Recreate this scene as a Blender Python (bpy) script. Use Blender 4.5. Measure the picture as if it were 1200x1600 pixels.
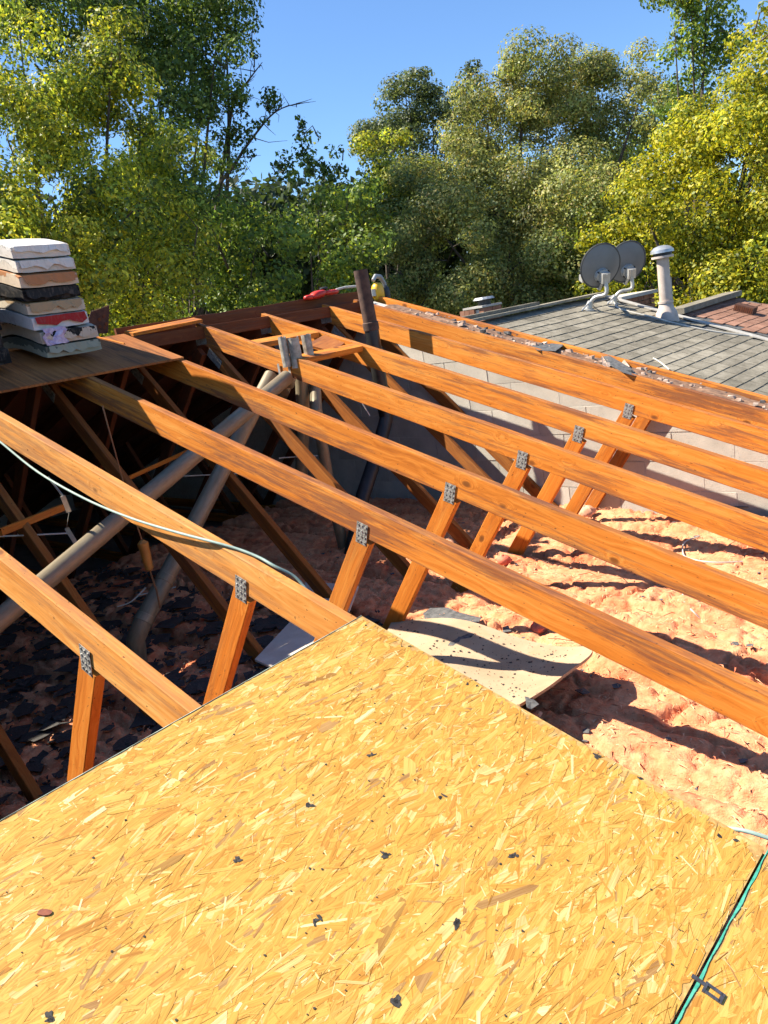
import bpy, math, random
import numpy as np
from mathutils import Vector, Matrix

sc = bpy.context.scene
for o in list(bpy.data.objects):
    bpy.data.objects.remove(o)

# ------------------------------------------------------------------ camera, sky, sun, exposure
CAM = np.array((-0.33136, -4.72511, -0.11243))
RC = np.array(((0.65596, -0.73720, -0.16204), (-0.29136, -0.04925, -0.95535), (0.69629, 0.67388, -0.24710)))
FPX = 1225.2
cd = bpy.data.cameras.new('camera'); cam = bpy.data.objects.new('camera', cd); sc.collection.objects.link(cam)
cd.sensor_fit = 'VERTICAL'; cd.sensor_height = 36.0; cd.lens = FPX / 1600 * 36.0
cd.clip_start = 0.05; cd.clip_end = 2000
m3 = Matrix((RC[0], -RC[1], -RC[2])).transposed()
cam.matrix_world = Matrix.Translation(Vector(CAM)) @ m3.to_4x4()
sc.camera = cam

SUNV = Vector((.95, -1.55, -2.1)).normalized()          # direction the light travels
world = bpy.data.worlds.new('World'); sc.world = world; world.use_nodes = True
wn = world.node_tree.nodes; wl = world.node_tree.links
sky = wn.new('ShaderNodeTexSky'); sky.sky_type = 'NISHITA'; sky.sun_disc = False
sky.sun_elevation = math.asin(-SUNV.z); sky.sun_rotation = math.atan2(-SUNV.x, -SUNV.y)
sky.air_density = 1.0; sky.dust_density = 0.0; sky.ozone_density = 9.0; sky.altitude = 100
wl.new(sky.outputs[0], wn['Background'].inputs[0]); wn['Background'].inputs[1].default_value = 0.086
sd_ = bpy.data.lights.new('sun', 'SUN'); sun = bpy.data.objects.new('sun', sd_); sc.collection.objects.link(sun)
sd_.energy = 5.0; sd_.angle = math.radians(0.53); sd_.color = (1.0, 0.93, 0.80)
sun.rotation_euler = SUNV.to_track_quat('-Z', 'Y').to_euler(); sun.location = (-6, 4, 14)
vs = sc.view_settings; vs.view_transform = 'Standard'; vs.look = 'None'; vs.gamma = 1.0; vs.exposure = 1.28
vs.use_curve_mapping = False
sc.render.engine = 'CYCLES'
sc.cycles.use_denoising = True
sc.cycles.max_bounces = 4; sc.cycles.diffuse_bounces = 1; sc.cycles.glossy_bounces = 2; sc.cycles.transmission_bounces = 2; sc.cycles.transparent_max_bounces = 4
sc.cycles.sample_clamp_indirect = 6.0; sc.cycles.use_adaptive_sampling = True; sc.cycles.adaptive_threshold = 0.025

random.seed(7); RNG = np.random.default_rng(11)
COL = sc.collection
PH = math.atan(1 / 3.0); CP, SP = math.cos(PH), math.sin(PH)

# ------------------------------------------------------------------ frames of reference
def S(t, s, d=0.0):
    """point of the open roof slope: t along the ridge, s down the slope, d below the rafter tops"""
    return np.array((t, -s * CP + d * SP, -s * SP - d * CP))
def ray(u, v): return RC.T @ np.array(((u - 600) / FPX, (v - 800) / FPX, 1.0))
def at(u, v, dist):
    r = ray(u, v); return CAM + dist * r / np.linalg.norm(r)
def onx(u, v, x): r = ray(u, v); return CAM + (x - CAM[0]) / r[0] * r
def ony(u, v, y): r = ray(u, v); return CAM + (y - CAM[1]) / r[1] * r
def onz(u, v, z): r = ray(u, v); return CAM + (z - CAM[2]) / r[2] * r
def onroof(u, v, h=0.0):
    n = np.array((0, -SP, CP)); r = ray(u, v); return CAM + (h - n @ CAM) / (n @ r) * r
SV = np.array((0, -CP, -SP)); DV = np.array((0, SP, -CP)); TV = np.array((1.0, 0, 0)); UPV = np.array((0, 0, 1.0))

# ------------------------------------------------------------------ mesh helpers
def nrm(v): v = np.asarray(v, float); return v / np.linalg.norm(v)
class MB:
    def __init__(s): s.v = []; s.f = []; s.g = []; s.c = []; s.m = []
    def add(s, vs_, fs, gs=None, col=None, mi=0):
        b = len(s.v)
        for i, p in enumerate(vs_):
            s.v.append(tuple(p)); s.g.append(tuple(gs[i]) if gs is not None else tuple(p)); s.c.append(col or (1, 1, 1))
        for f in fs: s.f.append([b + i for i in f]); s.m.append(mi)
        return s
    def beam(s, p0, p1, w, h, wv, n=1, bow=0.0, cham=0.0025, wob=0.0, col=None):
        """timber from p0 to p1 (its centre line), w thick along wv, h deep"""
        p0 = np.asarray(p0, float); p1 = np.asarray(p1, float); L = np.linalg.norm(p1 - p0); ax = (p1 - p0) / L
        wv = nrm(np.asarray(wv, float) - ax * (ax @ np.asarray(wv, float))); hv = np.cross(ax, wv)
        a, b, c = w / 2, h / 2, cham
        sec = [(-a + c, -b), (a - c, -b), (a, -b + c), (a, b - c), (a - c, b), (-a + c, b), (-a, b - c), (-a, -b + c)]
        vs_, gs = [], []
        for i in range(n + 1):
            q = i / n; k = 4 * q * (1 - q)
            o = p0 + (p1 - p0) * q + wv * bow * k + (wv * random.uniform(-wob, wob) + hv * random.uniform(-wob, wob) if 0 < i < n else 0)
            for (x, y) in sec: vs_.append(o + wv * x + hv * y); gs.append((L * q, y, x))
        fs = [[i * 8 + j, i * 8 + (j + 1) % 8, i * 8 + 8 + (j + 1) % 8, i * 8 + 8 + j] for i in range(n) for j in range(8)]
        fs += [list(range(7, -1, -1)), [n * 8 + j for j in range(8)]]
        return s.add(vs_, fs, gs, col)
    def box(s, c, ex, ey, ez, col=None, cham=0.0):
        c = np.asarray(c, float); ex, ey, ez = (np.asarray(e, float) for e in (ex, ey, ez))
        vs_ = [c + a * ex + b * ey + d * ez for d in (-1, 1) for b in (-1, 1) for a in (-1, 1)]
        lx, ly, lz = (np.linalg.norm(e) for e in (ex, ey, ez))
        gs = [(a * lx, b * ly, d * lz) for d in (-1, 1) for b in (-1, 1) for a in (-1, 1)]
        return s.add(vs_, [[0, 2, 3, 1], [4, 5, 7, 6], [0, 1, 5, 4], [2, 6, 7, 3], [0, 4, 6, 2], [1, 3, 7, 5]], gs, col)
    def tube(s, pts, r, n=12, caps=True, col=None):
        pts = [np.asarray(p, float) for p in pts]; rs = r if isinstance(r, (list, tuple)) else [r] * len(pts)
        ref = None; vs_, gs = [], []; L = 0
        for i, p in enumerate(pts):
            t = nrm(pts[min(i + 1, len(pts) - 1)] - pts[max(i - 1, 0)])
            if ref is None:
                ref = np.cross(t, UPV); ref = nrm(ref) if np.linalg.norm(ref) > 1e-3 else np.array((1., 0, 0))
            ref = nrm(ref - t * (ref @ t)); bi = np.cross(t, ref)
            if i: L += np.linalg.norm(p - pts[i - 1])
            for j in range(n):
                a = 2 * math.pi * j / n
                vs_.append(p + rs[i] * (math.cos(a) * ref + math.sin(a) * bi)); gs.append((L, rs[i] * a, 0))
        fs = [[i * n + j, i * n + (j + 1) % n, (i + 1) * n + (j + 1) % n, (i + 1) * n + j] for i in range(len(pts) - 1) for j in range(n)]
        if caps: fs += [list(range(n - 1, -1, -1)), [(len(pts) - 1) * n + j for j in range(n)]]
        return s.add(vs_, fs, gs, col)
    def slab(s, poly, dirv, th, col=None, gs=None):
        """polygon (list of points) given thickness th along dirv"""
        n = len(poly); dv = nrm(dirv) * th
        a = [np.asarray(p, float) for p in poly]; b = [p + dv for p in a]
        fs = [list(range(n)), [2 * n - 1 - i for i in range(n)]] + [[i, n + i, n + (i + 1) % n, (i + 1) % n] for i in range(n)]
        return s.add(a + b, fs, None, col)
    def build(s, name, mat, parent=None, smooth=False, loc=None):
        org = np.zeros(3)
        p = parent
        while p is not None: org = org + np.array(p.location); p = p.parent
        if loc is not None: org = org + np.asarray(loc, float)
        me = bpy.data.meshes.new(name); me.from_pydata([tuple(np.asarray(v) - org) for v in s.v], [], s.f)
        a = me.attributes.new('gc', 'FLOAT_VECTOR', 'POINT'); a.data.foreach_set('vector', np.array(s.g, 'f').ravel())
        a = me.attributes.new('col', 'FLOAT_COLOR', 'POINT'); a.data.foreach_set('color', np.c_[np.array(s.c, 'f'), np.ones(len(s.c), 'f')].ravel())
        mats = mat if isinstance(mat, (list, tuple)) else [mat]
        for m in mats: me.materials.append(m)
        if len(mats) > 1: me.polygons.foreach_set('material_index', s.m)
        import bmesh
        bm = bmesh.new(); bm.from_mesh(me); bmesh.ops.recalc_face_normals(bm, faces=bm.faces); bm.to_mesh(me); bm.free()
        if smooth:
            me.polygons.foreach_set('use_smooth', [True] * len(me.polygons))
            me.set_sharp_from_angle(angle=math.radians(40))
        o = bpy.data.objects.new(name, me); COL.objects.link(o); o.parent = parent
        if loc is not None: o.location = loc
        return o
def fast_mesh(name, V, F, mat, parent=None, col=None, gc=None, smooth=False, loc=None):
    """numpy mesh; F an (n,k) array"""
    org = np.zeros(3); p = parent
    while p is not None: org = org + np.array(p.location); p = p.parent
    if loc is not None: org = org + np.asarray(loc, float)
    me = bpy.data.meshes.new(name); V = np.asarray(V, 'f') - org.astype('f'); n, k = F.shape
    me.vertices.add(len(V)); me.vertices.foreach_set('co', V.astype('f').ravel())
    me.loops.add(n * k); me.loops.foreach_set('vertex_index', F.astype('i').ravel())
    me.polygons.add(n); me.polygons.foreach_set('loop_start', np.arange(0, n * k, k, dtype='i'))
    if smooth: me.polygons.foreach_set('use_smooth', np.ones(n, bool))
    me.update(calc_edges=True)
    if col is not None:
        a = me.attributes.new('col', 'FLOAT_COLOR', 'POINT'); a.data.foreach_set('color', np.c_[col, np.ones(len(col))].astype('f').ravel())
    if gc is not None:
        a = me.attributes.new('gc', 'FLOAT_VECTOR', 'POINT'); a.data.foreach_set('vector', gc.astype('f').ravel())
    me.materials.append(mat)
    o = bpy.data.objects.new(name, me); COL.objects.link(o); o.parent = parent
    if loc is not None: o.location = loc
    return o
def thing(name, label, cat, loc, group=None):
    o = bpy.data.objects.new(name, None); COL.objects.link(o); o.location = tuple(loc); o.empty_display_size = 0.1
    return tag(o, label, cat, group)
def tag(o, label, cat, group=None):
    o['label'] = label; o['category'] = cat
    if group: o['group'] = group
    return o
def struct(o): o['kind'] = 'structure'; return o
def stuff(o): o['kind'] = 'stuff'; return o
def copy_tree(o, parent=None):
    c = o.copy(); COL.objects.link(c); c.parent = parent
    for ch in o.children: copy_tree(ch, c)
    return c

# ------------------------------------------------------------------ noise for geometry
def _hash(ix, iy, seed):
    h = (ix.astype(np.int64) * 374761393 + iy.astype(np.int64) * 668265263 + seed * 1442695041) & 0x7fffffff
    h = (h ^ (h >> 13)) * 1274126177 & 0x7fffffff
    return ((h ^ (h >> 16)) & 0xffff) / 65535.0
def vnoise(x, y, seed=0):
    ix, iy = np.floor(x), np.floor(y); fx, fy = x - ix, y - iy
    fx = fx * fx * (3 - 2 * fx); fy = fy * fy * (3 - 2 * fy)
    a, b, c, d = _hash(ix, iy, seed), _hash(ix + 1, iy, seed), _hash(ix, iy + 1, seed), _hash(ix + 1, iy + 1, seed)
    return (a * (1 - fx) + b * fx) * (1 - fy) + (c * (1 - fx) + d * fx) * fy
def fbm(x, y, o=4, seed=0):
    r = 0; a = .5
    for i in range(o): r = r + a * vnoise(x * 2 ** i + 7.3 * i, y * 2 ** i + 3.1 * i, seed + i); a *= .5
    return r
def worley(x, y, seed=0):
    ix, iy = np.floor(x), np.floor(y); best = np.full(x.shape, 9.0)
    for dx in (-1, 0, 1):
        for dy in (-1, 0, 1):
            cx, cy = ix + dx, iy + dy
            px, py = cx + _hash(cx, cy, seed), cy + _hash(cx, cy, seed + 5)
            best = np.minimum(best, (px - x) ** 2 + (py - y) ** 2)
    return np.sqrt(best)

# ------------------------------------------------------------------ materials
class NT:
    def __init__(s, name):
        s.m = bpy.data.materials.new(name); s.m.use_nodes = True; s.t = s.m.node_tree; s.b = s.t.nodes['Principled BSDF']
    def n(s, ty, **k):
        o = s.t.nodes.new(ty)
        for a, b in k.items(): setattr(o, a, b)
        return o
    def l(s, a, b): s.t.links.new(a, b)
    def attr(s, name, out='Vector'): return s.n('ShaderNodeAttribute', attribute_name=name).outputs[out]
    def obj(s): return s.n('ShaderNodeTexCoord').outputs['Object']
    def rnd(s): return s.n('ShaderNodeObjectInfo').outputs['Random']
    def shift(s, vec, k=31.0):
        r = s.math('MULTIPLY', s.rnd(), k); a = s.n('ShaderNodeVectorMath', operation='ADD'); s.l(vec, a.inputs[0]); s.l(r, a.inputs[1]); return a.outputs[0]
    def scale(s, vec, sc_):
        a = s.n('ShaderNodeVectorMath', operation='MULTIPLY'); s.l(vec, a.inputs[0]); a.inputs[1].default_value = sc_; return a.outputs[0]
    def noise(s, vec, scale=1.0, detail=4, rough=.55, dist=0.0):
        o = s.n('ShaderNodeTexNoise'); s.l(vec, o.inputs['Vector']); o.inputs['Scale'].default_value = scale
        o.inputs['Detail'].default_value = detail; o.inputs['Roughness'].default_value = rough; o.inputs['Distortion'].default_value = dist
        return o.outputs['Fac']
    def vor(s, vec, scale=1.0, feat='F1', out='Distance'):
        o = s.n('ShaderNodeTexVoronoi', feature=feat); s.l(vec, o.inputs['Vector']); o.inputs['Scale'].default_value = scale; return o.outputs[out]
    def math(s, op, a, b=None, clamp=False):
        o = s.n('ShaderNodeMath', operation=op, use_clamp=clamp)
        for i, v in enumerate((a, b)):
            if v is None: continue
            if isinstance(v, (int, float)): o.inputs[i].default_value = v
            else: s.l(v, o.inputs[i])
        return o.outputs[0]
    def ramp(s, fac, stops):
        o = s.n('ShaderNodeValToRGB'); e = o.color_ramp.elements
        while len(e) < len(stops): e.new(.5)
        for i, (p, c) in enumerate(stops):
            e[i].position = p; e[i].color = (*c, 1) if not isinstance(c, (int, float)) else (c, c, c, 1)
        s.l(fac, o.inputs[0]); return o.outputs[0]
    def mix(s, fac, a, b, mode='MIX'):
        o = s.n('ShaderNodeMix', data_type='RGBA', blend_type=mode)
        for i, v in ((0, fac), (6, a), (7, b)):
            if isinstance(v, (int, float)): o.inputs[i].default_value = v
            elif isinstance(v, tuple): o.inputs[i].default_value = (*v, 1)
            else: s.l(v, o.inputs[i])
        return o.outputs[2]
    def bump(s, h, st=.3, dist=.01):
        o = s.n('ShaderNodeBump'); o.inputs['Strength'].default_value = st; o.inputs['Distance'].default_value = dist
        s.l(h, o.inputs['Height']); s.l(o.outputs[0], s.b.inputs['Normal'])
    def done(s, color=None, rough=.7, metal=0.0, spec=None):
        if color is not None:
            if isinstance(color, tuple): s.b.inputs['Base Color'].default_value = (*color, 1)
            else: s.l(color, s.b.inputs['Base Color'])
        if isinstance(rough, (int, float)): s.b.inputs['Roughness'].default_value = rough
        else: s.l(rough, s.b.inputs['Roughness'])
        s.b.inputs['Metallic'].default_value = metal
        if spec is not None: s.b.inputs['Specular IOR Level'].default_value = spec
        return s.m

def wood(name, dark, mid, light, stain=.5, stcol=(.10, .05, .035), knots=True, tint=.2):
    n = NT(name); g = n.shift(n.attr('gc'))
    broad = n.noise(n.scale(g, (.7, 7, 7)), 1, 3); warp = n.noise(n.scale(g, (2.2, 9, 9)), 1, 2)
    kvn = n.n('ShaderNodeTexVoronoi', feature='F1'); n.l(n.scale(g, (5.5, 9, 9)), kvn.inputs['Vector']); kvn.inputs['Scale'].default_value = 1
    ks = n.n('ShaderNodeSeparateColor'); n.l(kvn.outputs['Color'], ks.inputs[0])
    kv = n.math('ADD', kvn.outputs['Distance'], n.ramp(ks.outputs[0], [(.78, 1.0), (.80, 0.0)]))
    kn = n.ramp(kv, [(0, 1.0), (.15, .6), (.40, 0.0)])
    ph = n.math('ADD', n.math('MULTIPLY', warp, 1.1), n.math('MULTIPLY', kn, .9 if knots else 0))
    cv = n.n('ShaderNodeCombineXYZ'); n.l(ph, cv.inputs[0]); n.l(ph, cv.inputs[1]); n.l(ph, cv.inputs[2])
    gg = n.n('ShaderNodeVectorMath', operation='ADD'); n.l(n.scale(g, (1.3, 55, 55)), gg.inputs[0])
    mul = n.scale(cv.outputs[0], (0.0, 6, 6)); n.l(mul, gg.inputs[1])
    grain = n.noise(gg.outputs[0], 1, 5, .6)
    fine = n.noise(n.scale(g, (7, 420, 420)), 1, 3)
    f = n.math('ADD', n.math('MULTIPLY', grain, .62), n.math('MULTIPLY', broad, .42))
    col = n.ramp(f, [(.33, dark), (.50, mid), (.70, light)])
    col = n.mix(n.math('MULTIPLY', fine, .22), col, tuple(c * .55 for c in dark))
    if knots: col = n.mix(n.ramp(kv, [(0, .95), (.10, .8), (.16, 0.0)]), col, (.17, .055, .012))
    st = n.noise(n.scale(g, (3.2, 48, 48)), 1, 7, .72, .4)
    st2 = n.noise(n.scale(g, (.8, 5, 5)), 1, 3)
    sm = n.ramp(n.math('MULTIPLY', st, st2), [(.245, 0.0), (.34, stain)])
    col = n.mix(sm, col, stcol)
    sy = n.n('ShaderNodeSeparateXYZ'); n.l(n.attr('gc'), sy.inputs[0])
    ed = n.math('ADD', n.math('MULTIPLY', n.math('ABSOLUTE', sy.outputs[1]), 14.5), n.math('MULTIPLY', n.noise(n.scale(g, (5, 30, 30)), 1, 5, .7), .55))
    col = n.mix(n.ramp(ed, [(1.14, 0.0), (1.26, stain * .75)]) if False else n.math('MULTIPLY', n.ramp(n.math('MULTIPLY', ed, .7), [(.80, 0.0), (.90, 1.0)]), stain * .8), col, stcol)
    sp = n.ramp(n.noise(n.scale(g, (45, 100, 100)), 1, 2), [(.69, 0.0), (.74, .9)])
    col = n.mix(sp, col, (.08, .04, .02))
    hv = n.math('ADD', n.math('MULTIPLY', n.rnd(), tint), 1 - tint * .6)
    col = n.mix(1.0, col, n.ramp(hv, [(0, 0.0), (1, 1.0)]), 'MULTIPLY')
    n.bump(n.math('ADD', grain, n.math('MULTIPLY', fine, .5)), .35, .003)
    return n.done(col, .75, spec=.18)

def flat(name, c1, c2=None, scale=8, rough=.7, metal=0., bump=0., tint=0.0, detail=5, spec=None):
    n = NT(name); g = n.shift(n.obj())
    f = n.noise(g, scale, detail, .6)
    col = n.ramp(f, [(.32, c1), (.68, c2 or c1)])
    if tint: col = n.mix(1.0, col, n.ramp(n.math('ADD', n.math('MULTIPLY', n.rnd(), tint), 1 - tint), [(0, 0.0), (1, 1.0)]), 'MULTIPLY')
    if bump: n.bump(f, .6, bump)
    return n.done(col, rough, metal, spec)

M = {}
M['rafter'] = wood('rafter_wood', (.46, .125, .012), (.70, .225, .028), (.84, .36, .072), .72, (.15, .06, .04))
M['pale_rafter'] = wood('pale_rafter_wood', (.54, .185, .028), (.75, .305, .064), (.86, .45, .135), .5, (.22, .10, .06))
M['web'] = wood('web_wood', (.42, .11, .011), (.64, .19, .022), (.76, .29, .05), .3)
M['web_shade'] = wood('shaded_web_wood', (.20, .06, .012), (.33, .105, .02), (.46, .18, .04), .4)  # darker copy of the web wood, attic shade painted into its colour
M['oldply'] = wood('old_plywood', (.24, .075, .022), (.37, .13, .036), (.48, .19, .06), .7, (.09, .04, .02), False)
M['dkwood'] = wood('dark_and_shade_wood', (.10, .028, .010), (.17, .05, .017), (.25, .085, .03), .6)  # dark ridge boards; on far truss parts and far deck it paints attic shade

def plate_mat():
    n = NT('galvanised_plate'); g = n.obj()
    f = n.noise(g, 60, 4); v = n.vor(g, 95)
    col = n.ramp(f, [(.3, (.20, .195, .17)), (.7, (.46, .44, .40))]); col = n.mix(n.ramp(v, [(.12, 1.0), (.2, 0.0)]), col, (.02, .018, .015))
    n.bump(v, .5, .004); return n.done(col, .5, .35)
M['plate'] = plate_mat()
def galv():
    n = NT('galvanised_duct'); g = n.shift(n.attr('gc'))
    v = n.vor(n.scale(g, (30, 60, 60)), 1); f = n.noise(n.scale(g, (3, 14, 14)), 1, 5, .7)
    col = n.mix(n.math('MULTIPLY', v, .25), n.ramp(f, [(.3, (.19, .145, .085)), (.7, (.36, .30, .20))]), (.12, .09, .055))
    n.bump(f, .15, .004)
    return n.done(col, n.ramp(f, [(.3, .55), (.7, .40)]), .25)
M['galv'] = galv()
M['flue_end'] = flat('weathered_flue', (.20, .17, .13), (.52, .47, .38), 22, .6, .35, .002)

def osb_mat():
    n = NT('osb_strand'); g = n.attr('gc'); c = n.attr('col', 'Color')
    gr = n.noise(n.scale(g, (9, 330, 1)), 1, 4, .65); gr2 = n.noise(n.scale(g, (5, 60, 1)), 1, 3)
    k = n.math('ADD', n.math('MULTIPLY', gr, .55), n.math('MULTIPLY', gr2, .45))
    col = n.mix(n.ramp(k, [(.36, .75), (.56, 0.0)]), c, n.mix(1.0, c, (.52, .36, .20), 'MULTIPLY'))
    n.bump(k, .30, .0015); return n.done(col, .55, spec=.25)
M['osb'] = osb_mat()
M['osbcore'] = flat('osb_core', (.34, .17, .045), (.62, .38, .12), 55, .75, 0, .002)
M['osbedge'] = flat('green_edge_paint', (.02, .25, .16), (.10, .42, .30), 60, .6)
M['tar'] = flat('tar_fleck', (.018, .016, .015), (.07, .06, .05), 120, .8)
M['bark'] = flat('bark_chip', (.16, .04, .02), (.3, .09, .04), 90, .8)

def insul():
    n = NT('glass_fibre_batt'); g = n.obj()
    a = n.noise(g, 3.2, 5, .6); b = n.noise(g, 24, 5, .65); c = n.noise(n.scale(g, (150, 90, 150)), 1, 3); e = n.noise(g, 1.1, 2)
    col = n.ramp(n.math('ADD', n.math('MULTIPLY', a, .55), n.math('MULTIPLY', b, .5)), [(.36, (.58, .13, .055)), (.48, (.71, .25, .115)), (.62, (.79, .37, .19))])
    col = n.mix(n.ramp(n.noise(g, 9, 4, .7), [(.62, 0.0), (.72, .6)]), col, (.78, .20, .10))
    col = n.mix(n.ramp(c, [(.62, 0.0), (.72, .55)]), col, (.22, .10, .06))
    crk = n.noise(n.scale(g, (38, 30, 38)), 1, 5, .68, 1.5); n.bump(n.math('ADD', n.math('ADD', b, crk), n.math('MULTIPLY', c, .6)), .55, .014); n.b.inputs['Sheen Weight'].default_value = .08; n.b.inputs['Sheen Tint'].default_value = (1, .75, .62, 1); return n.done(col, .95, spec=.05)
M['insul'] = insul()
def block():
    n = NT('concrete_block'); g = n.shift(n.obj())
    f = n.noise(g, 5, 5, .6); p = n.noise(g, 160, 2); col = n.ramp(f, [(.3, (.46, .42, .36)), (.7, (.62, .57, .49))])
    col = n.mix(n.ramp(p, [(.62, 0.0), (.75, .6)]), col, (.14, .12, .10))
    col = n.mix(1.0, col, n.ramp(n.math('ADD', n.math('MULTIPLY', n.rnd(), .16), .86), [(0, 0.0), (1, 1.0)]), 'MULTIPLY')
    n.bump(n.math('ADD', p, f), .5, .004); return n.done(col, .9, spec=.15)
M['block'] = block()
M['mortar'] = flat('mortar', (.46, .42, .36), (.60, .55, .48), 40, .95, 0, .004)
def shingle(name, a, b, c, streak=True):
    n = NT(name); g = n.shift(n.obj())
    gr = n.noise(g, 260, 2, .7); f = n.noise(g, 9, 4, .6); w = n.noise(n.obj(), .8, 3)
    col = n.ramp(n.math('ADD', n.math('MULTIPLY', gr, .6), n.math('MULTIPLY', f, .4)), [(.36, a), (.50, b), (.66, c)])
    col = n.mix(1.0, col, n.ramp(n.math('ADD', n.math('MULTIPLY', n.rnd(), .30), .72), [(0, 0.0), (1, 1.0)]), 'MULTIPLY')
    col = n.mix(1.0, col, n.ramp(n.noise(n.n('ShaderNodeNewGeometry').outputs['Position'], 1.3, 5, .65), [(.3, .68), (.65, 1.0)]), 'MULTIPLY')
    n.bump(gr, .5, .003); return n.done(col, .92, spec=.1)
M['grey'] = shingle('grey_shingle', (.16, .14, .105), (.31, .275, .21), (.48, .425, .335))
M['brown'] = shingle('brown_shingle', (.22, .11, .075), (.36, .19, .13), (.50, .29, .21))
M['felt'] = flat('tar_paper', (.05, .05, .05), (.15, .145, .14), 45, .85, 0, .003)
M['board'] = flat('pale_board', (.46, .39, .31), (.62, .56, .47), 7, .9, 0, .001)
def dirty_board():
    n = NT('gritty_gypsum'); g = n.obj()
    f = n.noise(g, 4, 5, .6); d = n.noise(g, 62, 3, .7); r = n.noise(g, 7, 4)
    col = n.ramp(f, [(.3, (.36, .25, .15)), (.7, (.50, .365, .235))])
    col = n.mix(n.ramp(r, [(.58, 0.0), (.72, .55)]), col, (.50, .27, .14))
    col = n.mix(n.ramp(d, [(.65, 0.0), (.68, .85)]), col, (.06, .05, .045)); return n.done(col, .9, spec=.15)
M['gyp'] = dirty_board()
M['abs'] = flat('black_pipe', (.010, .010, .010), (.030, .028, .026), 14, .42)
M['rustpipe'] = flat('rusty_iron_pipe', (.045, .024, .017), (.13, .07, .045), 20, .75, .1, .002)
M['hose'] = flat('pale_green_hose', (.20, .29, .24), (.30, .39, .33), 20, .6)
M['steel'] = flat('grey_clip', (.07, .07, .075), (.16, .16, .17), 80, .4, .6)
M['dish'] = flat('dish_grey', (.16, .165, .17), (.22, .22, .225), 3, .45, .1)
M['dishrim'] = flat('dish_rim', (.05, .05, .05), (.09, .09, .09), 6, .5)
M['mast'] = flat('galvanised_mast', (.42, .41, .38), (.58, .56, .52), 15, .4, .45)
M['pvc'] = flat('painted_vent', (.44, .35, .29), (.58, .48, .41), 9, .7, 0, .001)
M['capm'] = flat('vent_cap', (.34, .35, .36), (.55, .56, .56), 12, .35, .5)
M['dark'] = flat('dark_metal', (.02, .02, .02), (.05, .05, .05), 20, .5, .3)
M['rubber'] = flat('black_rubber', (.012, .012, .013), (.03, .03, .03), 20, .5)
M['brick'] = flat('chimney_brick', (.22, .09, .05), (.36, .17, .10), 12, .9, 0, .003, .25)
M['stone'] = flat('cap_stone', (.36, .33, .29), (.48, .45, .40), 12, .9, 0, .003)
M['red'] = flat('red_plastic', (.52, .02, .012), (.66, .045, .02), 6, .38)
M['yellow'] = flat('yellow_plastic', (.70, .36, .01), (.80, .46, .02), 6, .38)
M['toolgrey'] = flat('tool_grey', (.20, .20, .20), (.36, .36, .35), 9, .4, .2)
M['rust'] = flat('rusty_steel', (.045, .018, .012), (.13, .05, .028), 30, .8, .2, .001)
M['ground'] = flat('soil_and_grass', (.05, .06, .025), (.11, .10, .06), 1.4, .95)
M['render'] = flat('house_wall', (.36, .31, .25), (.44, .39, .32), 3, .9)
M['ceil'] = flat('ceiling_board', (.25, .2, .16), (.32, .27, .22), 4, .9)
M['wire'] = flat('pale_wire', (.45, .42, .36), (.62, .58, .50), 9, .6)
M['dkwire'] = flat('brown_wire', (.16, .07, .03), (.28, .13, .05), 9, .6)
M['handle'] = flat('amber_handle', (.34, .13, .02), (.50, .22, .04), 12, .5)
M['barkt'] = flat('tree_bark', (.045, .034, .024), (.13, .10, .075), 5, .95, 0, .02)
def wrap(name, outer, inner, cut):
    n = NT(name); g = n.attr('gc'); g = n.shift(g, 9)
    t = n.noise(n.scale(g, (9, 9, 16)), 1, 5, .6); wr = n.noise(g, 18, 4, .6, 1.2)
    sep = n.n('ShaderNodeSeparateXYZ'); n.l(n.attr('gc'), sep.inputs[0])
    h = n.math('ADD', n.math('MULTIPLY', sep.outputs[2], 14.0), n.math('MULTIPLY', t, 2.2))
    f = n.ramp(n.math('ADD', h, -cut), [(.49, 0.0), (.51, 1.0)])
    col = n.mix(f, outer, inner); col = n.mix(n.ramp(wr, [(.30, .3), (.5, 0.0)]), col, (.24, .19, .15))
    edge = n.ramp(n.math('ADD', h, -cut), [(.465, 0.0), (.495, .8), (.52, 0.0)])
    col = n.mix(edge, col, (.05, .035, .03))
    n.bump(wr, .25, .006); return n.done(col, .8, spec=.08)

# ------------------------------------------------------------------ the setting: ground
gb = MB(); NG = 24
gv = [(x, y, -4.6 + 0.25 * math.sin(x * .11) * math.cos(y * .13)) for y in np.linspace(-600, 600, NG) for x in np.linspace(-600, 600, NG)]
gb.add(gv, [[j * NG + i, j * NG + i + 1, (j + 1) * NG + i + 1, (j + 1) * NG + i] for j in range(NG - 1) for i in range(NG - 1)])
struct(gb.build('ground', M['ground']))

# ------------------------------------------------------------------ the house whose roof is open
ZB = -1.93                                     # bottom chord centre
house = thing('house', 'house under the opened roof, with ceiling, walls and far roof slope', 'house', (1.6, 0, -4.6))
b = MB()
for (x0, x1, y0, y1) in ((-2.6, 4.68, -5.55, -5.35), (-2.6, 4.68, 5.35, 5.55), (-2.6, -2.4, -5.35, 5.35)):
    zt = -1.78 if y0 > 0 else (-2.01 if x1 > 0 else -1.95); b.box(((x0 + x1) / 2, (y0 + y1) / 2, (zt - 4.6) / 2), ((x1 - x0) / 2, 0, 0), (0, (y1 - y0) / 2, 0), (0, 0, (zt + 4.6) / 2))
b.add([(-2.6, -5.5, -1.96), (-2.6, 5.5, -1.96), (-2.6, 0, -.03), (-2.5, -5.5, -1.96), (-2.5, 5.5, -1.96), (-2.5, 0, -.03)], [[0, 1, 2], [5, 4, 3], [0, 3, 4, 1], [1, 4, 5, 2], [2, 5, 3, 0]])
b.build('wall', M['render'], house)
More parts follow.
